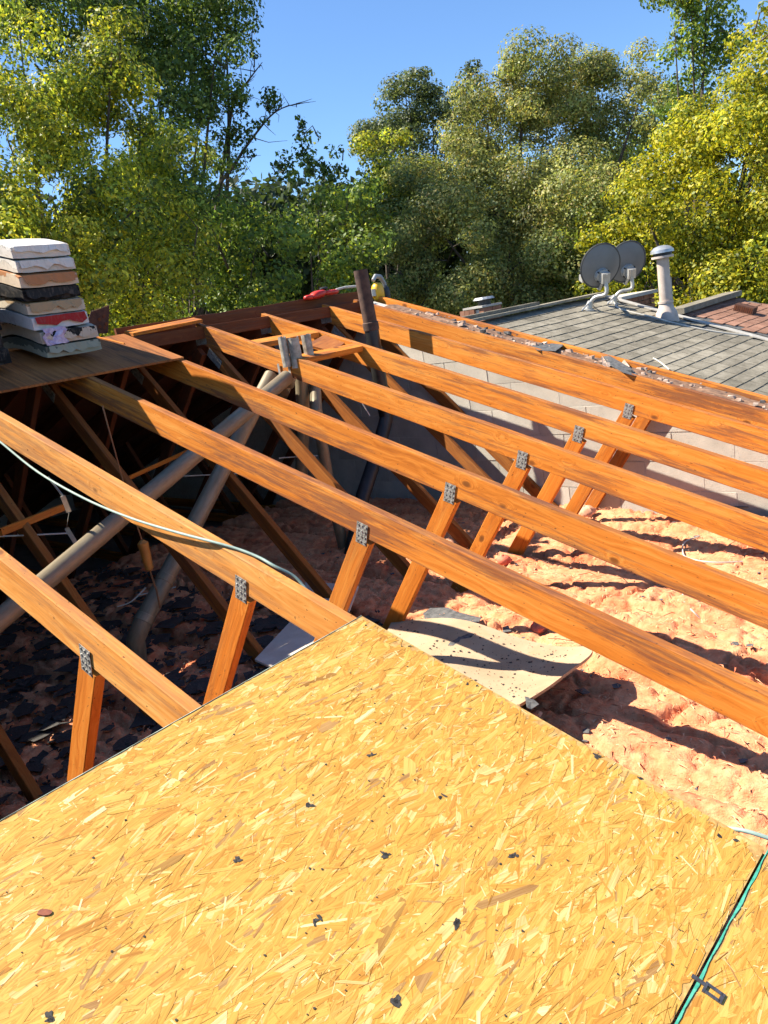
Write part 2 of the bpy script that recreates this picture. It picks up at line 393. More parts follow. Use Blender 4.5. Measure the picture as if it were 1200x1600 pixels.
MB().box((1.04, 0, ZB - .085), (3.64, 0, 0), (0, 5.36, 0), (0, 0, .007)).build('ceiling', M['ceil'], house)
b = MB(); q = np.array((0, CP, -SP)); nn = np.array((0, SP, CP))
b.box(np.array((1.04, 0, 0)) + q * 3.1 + nn * .008, (3.62, 0, 0), q * 2.98, nn * .006)
b.build('far_roof_deck', M['dkwood'], house)  # dark tone paints the shade on the deck underside

# ------------------------------------------------------------------ trusses
def plate(mb, c, u, v, hu, hv, th=.0018, wv=TV):
    u, v = nrm(u), nrm(v); mb.box(c, u * hu, v * hv, np.asarray(wv) * th / 2)
    nu, nv = max(2, int(hu / .0085)), max(2, int(hv / .0105))
    for i in range(nu):
        for j in range(nv):
            cc = np.asarray(c) + u * ((i + .5) / nu * 2 - 1) * hu + v * ((j + .5) / nv * 2 - 1) * hv - np.asarray(wv) * .0022
            k = .0026
            mb.box(cc + u * random.uniform(-.001, .001), u * k, v * k * 1.5, np.asarray(wv) * .0016)
TRU = (0, 0, ZB - .07)
truss0 = thing('roof_truss', '', 'roof truss', TRU)
CH, TH = .136, .038
XC = -TH / 2
def far(p): return np.array((p[0], -p[1], p[2]))
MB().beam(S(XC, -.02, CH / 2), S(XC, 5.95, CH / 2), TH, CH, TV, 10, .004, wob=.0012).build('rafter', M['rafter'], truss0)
MB().beam(far(S(XC, .045, CH / 2)), far(S(XC, 5.95, CH / 2)), TH, CH, TV, 6).build('rafter', M['dkwood'], truss0)  # far half in darker wood, painting the attic shade
MB().beam((XC, -5.6, ZB), (XC, 5.6, ZB), TH, .089, TV, 4).build('bottom_chord', M['rafter'], truss0)
A0, A1 = S(XC, 2.70, CH - .002), np.array((XC, -1.86, ZB + .03))
B0, B1 = np.array((XC, -.055, -.185)), np.array((XC, -1.80, ZB + .03))
ax_a = nrm(A1 - A0)
for sgn in (1, -1):
    f_ = (lambda p: p) if sgn == 1 else far
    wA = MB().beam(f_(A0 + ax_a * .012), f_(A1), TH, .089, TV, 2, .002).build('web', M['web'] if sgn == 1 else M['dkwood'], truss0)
    wB = MB().beam(f_(B0), f_(B1), TH, .089, TV, 2, .003).build('web', M['web_shade'] if sgn == 1 else M['dkwood'], truss0)
    if sgn == 1: webA, webB = wA, wB
MB_ = MB(); plate(MB_, S(-TH - .001, 2.695, .122), SV, DV, .029, .047); MB_.build('gang_plate', M['plate'], webA)
MB_ = MB(); plate(MB_, np.array((-TH - .001, -.11, -.25)), nrm(B1 - B0), np.cross(nrm(B1 - B0), TV), .075, .034); MB_.build('gang_plate', M['plate'], webB)
MB_ = MB(); plate(MB_, np.array((-TH - .001, 0, -.10)), (0, 1, 0), (0, 0, 1), .06, .045); MB_.build('gang_plate', M['plate'], truss0)
trs = [(0.0, 'roof truss whose dark web stands lowest at the left edge under the sheathing'),
       (.622, 'roof truss nearest the left edge, its rafter ending above the sheathing edge'),
       (1.212, 'roof truss carrying the pale green hose, running to the sheathing corner'),
       (1.838, 'roof truss half shaded at its top beside the bundle stack, next past the hose'),
       (2.435, 'roof truss starting at the right corner of the dark plywood deck'),
       (3.055, 'roof truss with the flue pipes strapped under it, fifth from the left edge'),
       (3.655, 'roof truss holding the far end of the framed flue opening'),
       (4.300, 'roof truss standing just behind the tall black vent pipe'),
       (4.672, 'last roof truss, pressed against the concrete block wall')]
for i, (t, lab) in enumerate(trs):
    o = truss0 if i == 0 else copy_tree(truss0)
    o.location = (t, 0, TRU[2]); tag(o, lab, 'roof truss', 'open roof trusses in a row')
    if i in (1, 2):
        r_ = [c_ for c_ in o.children if c_.name.startswith('rafter')][0]; r_.material_slots[0].link = 'OBJECT'; r_.material_slots[0].material = M['pale_rafter']
    if i == 8:
        for ch in list(o.children_recursive):
            if ch.name.startswith('gang_plate'): bpy.data.objects.remove(ch)
# barge rafter beyond the wall
o = MB().beam(S(4.936, .02, .055), S(4.936, 5.95, .055), .045, .12, TV, 8, .006, wob=.0015).build('barge_rafter', M['rafter'], None, loc=S(4.936, 5.95, .1))
tag(o, 'outermost rafter between the torn wall top and the grey shingle roof', 'rafter')

# ------------------------------------------------------------------ block wall
wall = thing('block_wall', 'concrete block wall seen through the rafters, following the roof slope', 'wall', (4.79, -2, -2.0))
X0 = 4.688
def clip(poly, zt=lambda y: 0):
    out = []
    f = lambda p: (-abs(p[0]) / 3.0 - .035) - p[1]
    for i, p in enumerate(poly):
        q2 = poly[(i + 1) % len(poly)]; a, b2 = f(p), f(q2)
        if a >= 0: out.append(p)
        if (a > 0) != (b2 > 0) and a != b2:
            k = a / (a - b2); out.append((p[0] + (q2[0] - p[0]) * k, p[1] + (q2[1] - p[1]) * k))
    return out
mo = MB(); poly = [(-5.6, -2.0), (5.4, -2.0), (5.4, -1.86), (0, -.035), (-5.6, -1.905)]
mo.slab([(X0 + .003, y, z) for y, z in poly], (1, 0, 0), .18); mo.build('mortar', M['mortar'], wall)
row = 0; z = -2.0
while z < 0:
    y = -5.6 + (.2 if row % 2 else 0)
    while y < 1.5:
        poly = clip([(y + .0035, z + .0035), (y + .3965, z + .0035), (y + .3965, z + .1965), (y + .2, z + .1965), (y + .0035, z + .1965)])
        if len(poly) >= 3:
            dx = random.uniform(-.003, .003)
            MB().slab([(X0 + dx, yy, zz) for yy, zz in poly], (1, 0, 0), .02).build('block', M['block'], wall)
        y += .4
    z += .2; row += 1

m_ = MB(); k = 60
e0 = [S(4.694 + random.uniform(0, .012), .25 + i * .09, .022 + random.uniform(-.008, .006)) for i in range(k)]; e1 = [S(4.80 + random.uniform(-.03, .03), .25 + i * .09, .012 + random.uniform(-.012, .008)) for i in range(k)]; e2 = [S(4.905 - random.uniform(0, .012), .25 + i * .09, .022 + random.uniform(-.008, .006)) for i in range(k)]
m_.add(e0 + e1 + e2, [[j * k + i, j * k + i + 1, (j + 1) * k + i + 1, (j + 1) * k + i] for j in (0, 1) for i in range(k - 1)])
m_.build('torn_felt', flat('torn_brown_felt', (.10, .05, .03), (.34, .19, .11), 25, .95, 0, .006), wall)

# ------------------------------------------------------------------ insulation over the ceiling
nx, ny = 560, 520
gx = np.linspace(-1.2, 4.684, nx); gy = np.linspace(-5.3, 1.2, ny); GX, GY = np.meshgrid(gx, gy)
wx = GX + .10 * (fbm(GX * 3, GY * 3, 3, 21) - .5); wy = GY + .10 * (fbm(GX * 3 + 9, GY * 3, 3, 22) - .5)
tpos = np.array([t for t, _ in trs] + [-.61, -1.22]) - .019
near = np.min(np.abs(wx[..., None] - tpos), axis=2)
Z = -1.785 + .065 * (1 - np.exp(-(near / .04) ** 2)) - .02
Z += .06 * (fbm(GX * 1.3, GY * 1.1, 3, 3) - .47)
rid = 1 - np.abs(2 * fbm(wx * 4.2 + 3, wy * 6.5, 4, 14) / .94 - 1)
def pil(w): return 1 - np.clip(w, 0, 1) ** 2
rid2 = 1 - np.abs(2 * fbm(wx * 7.0 + 1, wy * 1.5 + 4, 3, 44) / .875 - 1)
Z += .010 * pil(worley(wx * 6.0, wy * 2.6, 4)) + .006 * pil(worley(wx * 15, wy * 8, 6)) - .026 * np.clip((rid - .86) / .14, 0, 1) ** 1.5 - .030 * np.clip((rid2 - .84) / .16, 0, 1) ** 2
Z += .004 * pil(worley(wx * 28 + 2 * fbm(GX * 9, GY * 9, 2, 61), wy * 20, 8)) + .022 * np.abs(fbm(GX * 15, GY * 11, 4, 9) - .47) + .014 * (fbm(GX * 42, GY * 36, 2, 19) - .4)
tear = fbm(GX * 1.2 + .8 * GY, GY * .9, 3, 31); Z -= .05 * np.exp(-((tear - .47) / .008) ** 2)
idx = np.arange(nx * ny).reshape(ny, nx)
F = np.stack([idx[:-1, :-1], idx[:-1, 1:], idx[1:, 1:], idx[1:, :-1]], -1).reshape(-1, 4)
ins = fast_mesh('insulation', np.stack([GX, GY, Z], -1).reshape(-1, 3), F, M['insul'], None, smooth=True)
tag(stuff(ins), 'fluffy pink glass fibre insulation lying between the trusses', 'insulation')
def ins_z(x, y):
    i = int(np.clip((x + 1.2) / 5.884 * (nx - 1), 0, nx - 1)); j = int(np.clip((y + 5.3) / 6.5 * (ny - 1), 0, ny - 1)); return float(Z[j, i])

rng = np.random.default_rng(91); nf = 15000
fx, fy = rng.uniform(.2, 4.67, nf), rng.uniform(-4.6, -.2, nf)
fi = np.clip(((fx + 1.2) / 5.884 * (nx - 1)).astype(int), 0, nx - 1); fj = np.clip(((fy + 5.3) / 6.5 * (ny - 1)).astype(int), 0, ny - 1)
fz = Z[fj, fi]; fa = rng.uniform(0, 6.283, nf); fl = rng.uniform(.012, .05, nf); fw = rng.uniform(.0012, .004, nf); lift = rng.uniform(.002, .016, nf)
dx, dy = np.cos(fa), np.sin(fa); P0 = np.stack([fx, fy, fz - .002], 1); P1 = np.stack([fx + dx * fl * .5, fy + dy * fl * .5, fz + lift], 1); P2 = np.stack([fx + dx * fl, fy + dy * fl + fl * .3 * rng.normal(size=nf), fz + lift * .2], 1)
wv_ = np.stack([-dy * fw, dx * fw, np.zeros(nf)], 1)
V = np.stack([P0, P1 - wv_, P2, P1 + wv_], 1).reshape(-1, 3); fc = np.array([(.80, .40, .21), (.74, .30, .15), (.82, .46, .26), (.66, .18, .09)])[rng.integers(0, 4, nf)]
def fibre_mat():
    n = NT('glass_fibre'); return n.done(n.attr('col', 'Color'), .95, spec=.05)
o = fast_mesh('insulation_fibres', V, np.arange(len(V)).reshape(-1, 4), fibre_mat(), None, np.repeat(fc, 4, 0)); tag(stuff(o), 'loose pink fibres standing off the insulation surface', 'insulation')

# ------------------------------------------------------------------ sheathing panels
PAL = np.array([(.70, .38, .068), (.72, .42, .085), (.76, .48, .12), (.65, .32, .052), (.82, .58, .22), (.57, .27, .047), (.71, .40, .075), (.74, .45, .10), (.67, .36, .065), (.42, .24, .09)])
PW = np.array((.17, .18, .14, .12, .07, .06, .12, .08, .04, .02)); PW = PW / PW.sum()
def strands(n, t0, t1, s0, s1, lr, wr, spread, pale, rng, zlo, zhi, h):
    """n wood strands lying in the panel face"""
    cx = rng.uniform(t0, t1, n); cy = rng.uniform(s0, s1, n); L = rng.uniform(*lr, n) / 2; Wd = rng.uniform(*wr, n) / 2
    ang = rng.normal(0, spread, n); zz = h + rng.uniform(zlo, zhi, n); tx = rng.normal(0, .0045, n); ty = rng.normal(0, .012, n)
    jag = rng.uniform(.72, 1.0, (n, 8)); tp = rng.uniform(.55, 1.0, (n, 2))
    uu = np.stack([-L * jag[:, 0], -L * jag[:, 1] * .93, L * jag[:, 2] * .95, L * jag[:, 3], L * jag[:, 4] * .92, -L * jag[:, 5]], 1)
    vv = np.stack([-Wd * 0.1, -Wd * tp[:, 0], -Wd * jag[:, 6], Wd * .15 * jag[:, 7], Wd * jag[:, 6], Wd * tp[:, 1]], 1)
    ca, sa = np.cos(ang)[:, None], np.sin(ang)[:, None]
    a = cx[:, None] + uu * ca - vv * sa; b_ = cy[:, None] + uu * sa + vv * ca
    keep = ((a > t0 - .004) & (a < t1) & (b_ > s0) & (b_ < s1)).all(1)
    hh = zz[:, None] + np.clip(tx[:, None] * uu + ty[:, None] * vv, -.0006, .0009)
    P = np.stack([a, -b_ * CP - hh * SP, -b_ * SP + hh * CP], -1)
    ci = rng.choice(len(PAL), n, p=PW); c = .95 * (PAL[ci] * .85 + np.array((.70, .40, .085)) * .15) * np.array((.92, .90, .92)) * rng.uniform(.93, 1.06, (n, 1))
    pl = rng.random(n) < pale; c[pl] = np.array((.82, .60, .28)) * rng.uniform(.9, 1.05, (pl.sum(), 1))
    g = np.stack([uu + rng.uniform(0, 90, n)[:, None], vv + rng.uniform(0, 90, n)[:, None], np.zeros_like(uu)], -1)
    return P[keep], np.repeat(c[keep][:, None, :], 6, 1), g[keep]
def osb_panel(label, t0, t1, s0, s1, vt0, n_scale, nbig, seed):
    rng = np.random.default_rng(seed)
    root = thing('sheathing_panel', label, 'sheathing panel', S(t1, s1, 0), 'new oriented strand board panels')
    h = .0115
    MB().box(S((t0 + t1) / 2, (s0 + s1) / 2, -h / 2), TV * (t1 - t0) / 2, SV * (s1 - s0) / 2, -DV * h / 2).build('core', M['osbcore'], root)
    A = (t1 - vt0) * (s1 - s0)
    N_ = lambda k: int(k * A * n_scale)
    sets = [strands(N_(3400), vt0, t1, s0, s1, (.10, .22), (.014, .040), .27, .005, rng, .0001, .0006, h),
            strands(N_(3200), vt0, t1, s0, s1, (.07, .18), (.007, .022), .30, .01, rng, .0003, .0009, h),
            strands(N_(1500), vt0, t1, s0, s1, (.03, .11), (.002, .008), .40, .05, rng, .0006, .0011, h),
            strands(N_(1100), vt0, t1, s0, s1, (.006, .030), (.0012, .0042), .9, .35, rng, .0008, .0013, h)]
    ck = strands(N_(320), vt0, t1, s0, s1, (.02, .10), (.0006, .0016), .34, .0, rng, .0010, .0013, h); ck[1][:] = ck[1] * np.array((.55, .46, .36)); sets.append(ck)
    P = np.concatenate([x[0] for x in sets]); C = np.concatenate([x[1] for x in sets]); G = np.concatenate([x[2] for x in sets])
    n = len(P); F = np.arange(n * 6).reshape(n, 6)
    o = fast_mesh('strand_layer', P.reshape(-1, 3), F, M['osb'], root, C.reshape(-1, 3), G.reshape(-1, 3)); stuff(o)
    P, C, G = strands(nbig, vt0 + .05, t1 - .05, s0 + .03, s1 - .03, (.09, .17), (.010, .026), .26, .0, rng, .0008, .0011, h)
    for i in range(0, len(P), 9): C[i] = C[i] * np.array((.62, .60, .75))
    for i in range(len(P)):
        fast_mesh('strand', P[i], np.arange(6).reshape(1, 6), M['osb'], root, C[i], G[i])
    return root
up = osb_panel('upper wide yellow strand board panel whose corner points up at the rafters', -1.22, 1.218, 3.218, 4.437, -.62, 1.0, 110, 5)
lo = osb_panel('lower strand board panel past the green seam in the bottom right corner', -.2, 1.222, 4.4425, 5.66, .2, .8, 40, 6)
# green painted edges
for par, s_, w_, t0, t1, seed in ((lo, 4.4425, .0065, .25, 1.221, 1), (up, 3.218, .0018, -.4, 1.217, 2)):
    rng = np.random.default_rng(seed); m_ = MB(); k = 150; ts = np.linspace(t0, t1, k)
    e0 = [S(t, s_ - .0006, -.0128) for t in ts]; e1 = [S(t, s_ + w_ * (.55 + .35 * math.sin(t * 41) * math.sin(t * 17.3) + rng.uniform(-.08, .08)), -.0134) for t in ts]; e2 = [S(t, s_ - .0012, -.001) for t in ts]
    m_.add(e0 + e1 + e2, [[i, i + 1, k + i + 1, k + i] for i in range(k - 1)] + [[2 * k + i, 2 * k + i + 1, i + 1, i] for i in range(k - 1)])
    m_.build('edge_paint', M['osbedge'] if par is lo else flat('pale_edge_paint', (.30, .38, .30), (.50, .52, .40), 60, .7), par)
def fleck(c, ru, rv, h, mat, name, parent, ax=TV, ay=SV, n=9, th=.0006, rot=None, nrmv=None):
    m_ = MB(); a0 = random.uniform(0, 6.28) if rot is None else rot; ps = []
    for i in range(n):
        a = 2 * math.pi * i / n; r = random.uniform(.5, 1.0)
        x, y = ru * r * math.cos(a), rv * r * math.sin(a)
        ps.append(np.asarray(c) + (x * math.cos(a0) - y * math.sin(a0)) * ax + (x * math.sin(a0) + y * math.cos(a0)) * ay)
    m_.slab(ps, -DV if nrmv is None else nrmv, th); return m_.build(name, mat, parent)
for (u, v, r) in ((580, 1180, 8), (485, 1258, 9), (692, 1246, 9), (370, 1345, 9), (600, 1335, 11), (805, 1337, 11), (495, 1437, 12), (717, 1444, 13), (615, 1567, 14), (80, 1585, 14), (932, 1182, 9), (1000, 1215, 5), (1125, 1305, 7), (1150, 1312, 6), (640, 1010, 4), (730, 1068, 4), (745, 1072, 3)):
    p = onroof(u, v, .0130); k = np.linalg.norm(p - CAM) / FPX
    for j in range(3): fleck(p + TV * random.uniform(-1, 1) * r * k * .5 + SV * random.uniform(-1, 1) * r * k * .4, r * k * random.uniform(.4, .8), r * k * random.uniform(.2, .5), 0, M['tar'], 'tar_spot', up, n=13)
p = onroof(70, 1426, .0135); fleck(p, .020, .009, 0, M['bark'], 'bark_chip', up, n=8, th=.002, rot=.9)
m_ = MB()
for i in range(420):
    p = S(random.uniform(-.55, 1.2), random.uniform(3.23, 4.42), -.0132); r = random.choice((.0008, .0012, .0018, .003)); a = random.uniform(0, 6.28)
    m_.slab([p + TV * r * math.cos(a + k * 1.5) * random.uniform(.5, 1.2) + SV * r * math.sin(a + k * 1.5) * random.uniform(.5, 1.2) for k in range(4)], -DV, .0008)
stuff(m_.build('grit', M['tar'], up))
# panel clip
clipo = thing('panel_clip', 'small dark metal clip bridging the green panel seam', 'clip', onroof(1100, 1545, .0135))
pc = onroof(1102, 1542, .0145); m_ = MB(); rng = None
U_, V_ = SV, TV
for (du, dv, hu, hv) in ((-.014, .004, .013, .004), (.014, .0085, .016, .0032), (.014, -.0085, .016, .0032), (.030, 0, .0035, .0115)):
    m_.box(pc + U_ * du + V_ * dv, U_ * hu, V_ * hv, -DV * .0011)
m_.build('clip_plate', M['steel'], clipo)
MB().box(pc + DV * .004, U_ * .0025, V_ * .012, -DV * .0055).build('clip_web', M['steel'], clipo)

# ------------------------------------------------------------------ old plywood deck and ridge boards
deck = thing('old_roof_deck', 'dark weathered plywood deck along the ridge under the bundles', 'roof deck', S(.5, .3, 0))
for (t0, t1) in ((-2.5, .04), (.044, 2.43)):
    MB().beam(S((t0 + t1) / 2, .014, -.007), S((t0 + t1) / 2, .648, -.007), t1 - t0, .0125, TV, 1, cham=.001).build('plywood_sheet', M['oldply'], deck)
    MB().beam(far(S((t0 + t1) / 2, .024, -.007)), far(S((t0 + t1) / 2, .648, -.0215)), t1 - t0, .0125, TV, 1, cham=.001).build('plywood_sheet', M['oldply'], deck)
MB().beam(S(-1.31, .652, -.007), S(-1.31, 3.21, -.007), 2.38, .0125, TV, 1, cham=.001).build('plywood_sheet', M['oldply'], deck)  # unseen sheet added left of the view to keep light out of the attic
MB().beam(S(.24, .652, -.007), S(.24, 1.32, -.007), .70, .0125, TV, 1, cham=.001).build('plywood_sheet', M['oldply'], deck)  # unseen patch added over this bay to block skylight and sun flecks
xs = [2.440, 3.014, 3.058, 3.614, 3.658, 4.259, 4.303, 4.632]
labs = ['short dark ridge block beside the plywood deck corner', 'short ridge block above the framed flue opening', 'short ridge block under the red tool', 'shortest ridge block beside the black pipe']
for i in range(4):
    o = MB().beam((xs[2 * i], -.045, -.062), (xs[2 * i + 1], -.045, -.062), .036, .085, (0, 1, 0), 1).build('ridge_block', M['dkwood'], None, loc=((xs[2 * i] + xs[2 * i + 1]) / 2, -.045, -.10))
    tag(o, labs[i], 'ridge block', 'blocks between the truss peaks')
o = MB().beam((2.44, .10, -.01), (4.95, .10, .012), .022, .125, (0, 1, 0), 12, .0, wob=.004).build('ridge_board', M['dkwood'], None, loc=(3.6, .10, -.07))
tag(o, 'long dark red-brown board standing along the ridge behind the truss peaks', 'board')
o = MB().beam((2.47, -.005, .004), (3.03, .0, .026), .10, .022, (0, 1, .25), 2).build('ridge_plank', M['rafter'], None, loc=(2.75, 0, -.01))
tag(o, 'sunlit plank lying on the ridge right of the plywood deck', 'board')

# ------------------------------------------------------------------ framed opening with flue stubs
for s_, lab in ((.56, 'upper cross piece of the framed flue opening'), (.985, 'lower cross piece of the framed flue opening')):
    o = MB().beam(S(3.058, s_, .022), S(3.614, s_, .022), .089, .038, SV, 1).build('opening_header', M['rafter'], None, loc=S(3.33, s_, .04))
    tag(o, lab, 'cross piece', 'cross pieces framing the flue opening')
o = MB().slab([S(3.40, .70, .05), S(3.61, .66, .02), S(3.61, .86, .03), S(3.46, .90, .06)], -DV, .012).build('plywood_scrap', M['rafter'], None, loc=S(3.52, .78, .06))
tag(o, 'small plywood scrap inside the framed flue opening', 'plywood scrap')
R4 = .046
def flue(label, pts, r=R4, elbow=None, joints=()):
    root = thing('flue_pipe', label, 'flue pipe', pts[-1], 'galvanised flue pipes')
    b_ = MB().tube(pts, r, 18).build('pipe', M['galv'], root, smooth=True)
    for j, (a, k) in enumerate(joints):
        p0, p1 = np.asarray(pts[a], float), np.asarray(pts[a + 1], float); c = p0 + (p1 - p0) * k; d_ = nrm(p1 - p0)
        MB().tube([c - d_ * .022, c - d_ * .02, c + d_ * .02, c + d_ * .022], [r, r + .003, r + .003, r], 18, False).build('joint_band', M['galv'], b_, smooth=True)
    return root
E1 = at(448, 590, 5.05)
flue('long galvanised flue pipe running down to the left edge', [S(3.26, .72, .10), S(3.18, .76, .26), E1, at(0, 968, 3.72), at(-160, 1095, 3.3)], joints=((2, .34), (2, .62)))
E2 = at(424, 588, 5.25)
flue('galvanised flue pipe ending in an elbow near the middle of the attic', [S(3.22, .74, .12), S(3.10, .80, .28), E2, at(243, 935, 4.45), at(222, 975, 4.42), at(212, 1000, 4.44), at(216, 1035, 4.5), at(228, 1075, 4.6)], .050, joints=((2, .93), (3, .8)))
flue('short dark flue pipe dropping under the framed opening', [S(3.33, .70, .10), S(3.33, .74, .3), at(474, 650, 5.55), at(470, 760, 5.75)])
flue('slender brown flue pipe standing behind the rafters below the opening', [S(3.40, .74, .10), S(3.40, .80, .3), at(494, 640, 5.4), at(512, 745, 5.6), at(548, 905, 5.9)], .04)
stubs = thing('flue_stubs', 'cluster of cut-off flue ends poking through the framed opening', 'flue stubs', S(3.3, .75, .1))
for (u, v, r) in ((446, 556, .026), (463, 557, .037), (483, 552, .031)):
    base = onroof(u, v, 0) - np.array((0, 0, .01))
    m_ = MB(); n = 20; vs_ = []
    for k in range(4):
        for j in range(n):
            a = 2 * math.pi * j / n; rr = r * (1 + .05 * math.cos(a * 5)); zz = (-.06, .02, .09, .128 + random.uniform(-.008, .008))[k]
            vs_.append(base + np.array((rr * math.cos(a), rr * math.sin(a), zz)))
    vi = [base + np.array((r * .9 * math.cos(2 * math.pi * j / n), r * .9 * math.sin(2 * math.pi * j / n), zz)) for zz in (.118, -.05) for j in range(n)]
    fs = [[k * n + j, k * n + (j + 1) % n, (k + 1) * n + (j + 1) % n, (k + 1) * n + j] for k in range(5) for j in range(n)]
    m_.add(vs_ + vi, fs); m_.build('flue_end', M['flue_end'], stubs, smooth=True)
# pipe straps from the rafter
for (x, v0) in ((433, 588), (449, 588)):
    top = onx(x + 2, 572, 3.010); m_ = MB(); m_.box(top + (0, 0, -.045), (.0012, 0, 0), (0, .009, 0), (0, 0, .06))
    o = m_.build('pipe_strap', M['mast'], None, loc=top); tag(o, 'short metal strap on the rafter, ' + ('left' if x < 440 else 'right') + ' of the two above the flue pipes', 'strap', 'straps holding the flue pipes')

# ------------------------------------------------------------------ black vent pipe
pt = ony(563, 422, -.64); pj = ony(580, 512, -.64); pb = ony(601, 640, -.64)
vp = thing('vent_stack', 'tall black vent pipe with rusty top rising between the rafters', 'vent pipe', ony(568, 775, -.64) - (0, 0, .9))
MB().tube([pt, pj], .052, 20).build('rusty_top', M['rustpipe'], vp, smooth=True)
MB().tube([pt + (0, 0, .001), pt - (0, 0, .0)], .046, 20).build('pipe_mouth', M['dark'], vp)
MB().tube([pj + (pt - pj) * .10, pj + (pt - pj) * .09, pj - (pt - pj) * .04, pj - (pt - pj) * .05], [.053, .060, .060, .053], 20).build('coupling', M['rustpipe'], vp, smooth=True)
MB().tube([pj, pb, pb + (pb - pj) * .12, ony(592, 700, -.66), ony(567, 775, -.70), ony(548, 870, -.75)], .054, 20).build('pipe', M['abs'], vp, smooth=True)

# ------------------------------------------------------------------ tools on the ridge
p = ony(500, 466, .06)
red = thing('nail_gun', 'red power tool lying on the ridge left of the vent pipe', 'power tool', p - (0, 0, .02))
def blob(name, c, ax, ay, az, mat, par, n=14, m=8, e=.75):
    m_ = MB(); vs_ = []
    for i in range(m + 1):
        th = math.pi * i / m
        for j in range(n):
            a = 2 * math.pi * j / n; f3 = lambda x: math.copysign(abs(x) ** e, x)
            vs_.append(np.asarray(c) + f3(math.sin(th)) * (f3(math.cos(a)) * np.asarray(ax) + f3(math.sin(a)) * np.asarray(ay)) + f3(math.cos(th)) * np.asarray(az))
    fs = [[i * n + j, i * n + (j + 1) % n, (i + 1) * n + (j + 1) % n, (i + 1) * n + j] for i in range(m) for j in range(n)]
    m_.add(vs_, fs); return m_.build(name, mat, par, smooth=True)
gx_ = np.array((1., 0, .0)); gz_ = np.array((0, 0, 1.))
blob('body', p + gx_ * -.02 + gz_ * .030, gx_ * .08, (0, .05, 0), gz_ * .034 + gx_ * .03, M['red'], red)
blob('handle', p + gx_ * .13 + gz_ * .034, gx_ * .09, (0, .035, 0), gz_ * .022, M['red'], red)
blob('trigger', p + gx_ * .06 + gz_ * .072, gx_ * .035, (0, .03, 0), gz_ * .012, M['rubber'], red)
blob('nose', p + gx_ * -.12 + gz_ * .018, gx_ * .05, (0, .03, 0), gz_ * .02, M['red'], red)
MB().tube([p + gx_ * .2 + gz_ * .05, p + gx_ * .32 + gz_ * .06, p + gx_ * .46 + gz_ * .055], .010, 8).build('air_fitting', M['wire'], red, smooth=True)
p = ony(597, 474, .02)
yel = thing('nail_gun', 'yellow and grey power tool standing on the ridge behind the vent pipe', 'power tool', p)
blob('body', p + gz_ * .095 + gx_ * -.03, gx_ * .055, (0, .05, 0), gz_ * .085, M['yellow'], yel)
blob('head', p + gz_ * .075 + gx_ * .055, gx_ * .042, (0, .05, 0), gz_ * .075, M['rubber'], yel)
MB().tube([p + gz_ * .20 + gx_ * -.07, p + gz_ * .235 + gx_ * -.03, p + gz_ * .225 + gx_ * .03, p + gz_ * .17 + gx_ * .07, p + gz_ * .13 + gx_ * .075], [.018, .02, .02, .018, .016], 10).build('handle', M['toolgrey'], yel, smooth=True)
MB().box(p + gz_ * .10 + gx_ * -.10, (.03, 0, 0), (0, .02, 0), (0, 0, .03)).build('magazine', M['wire'], yel)

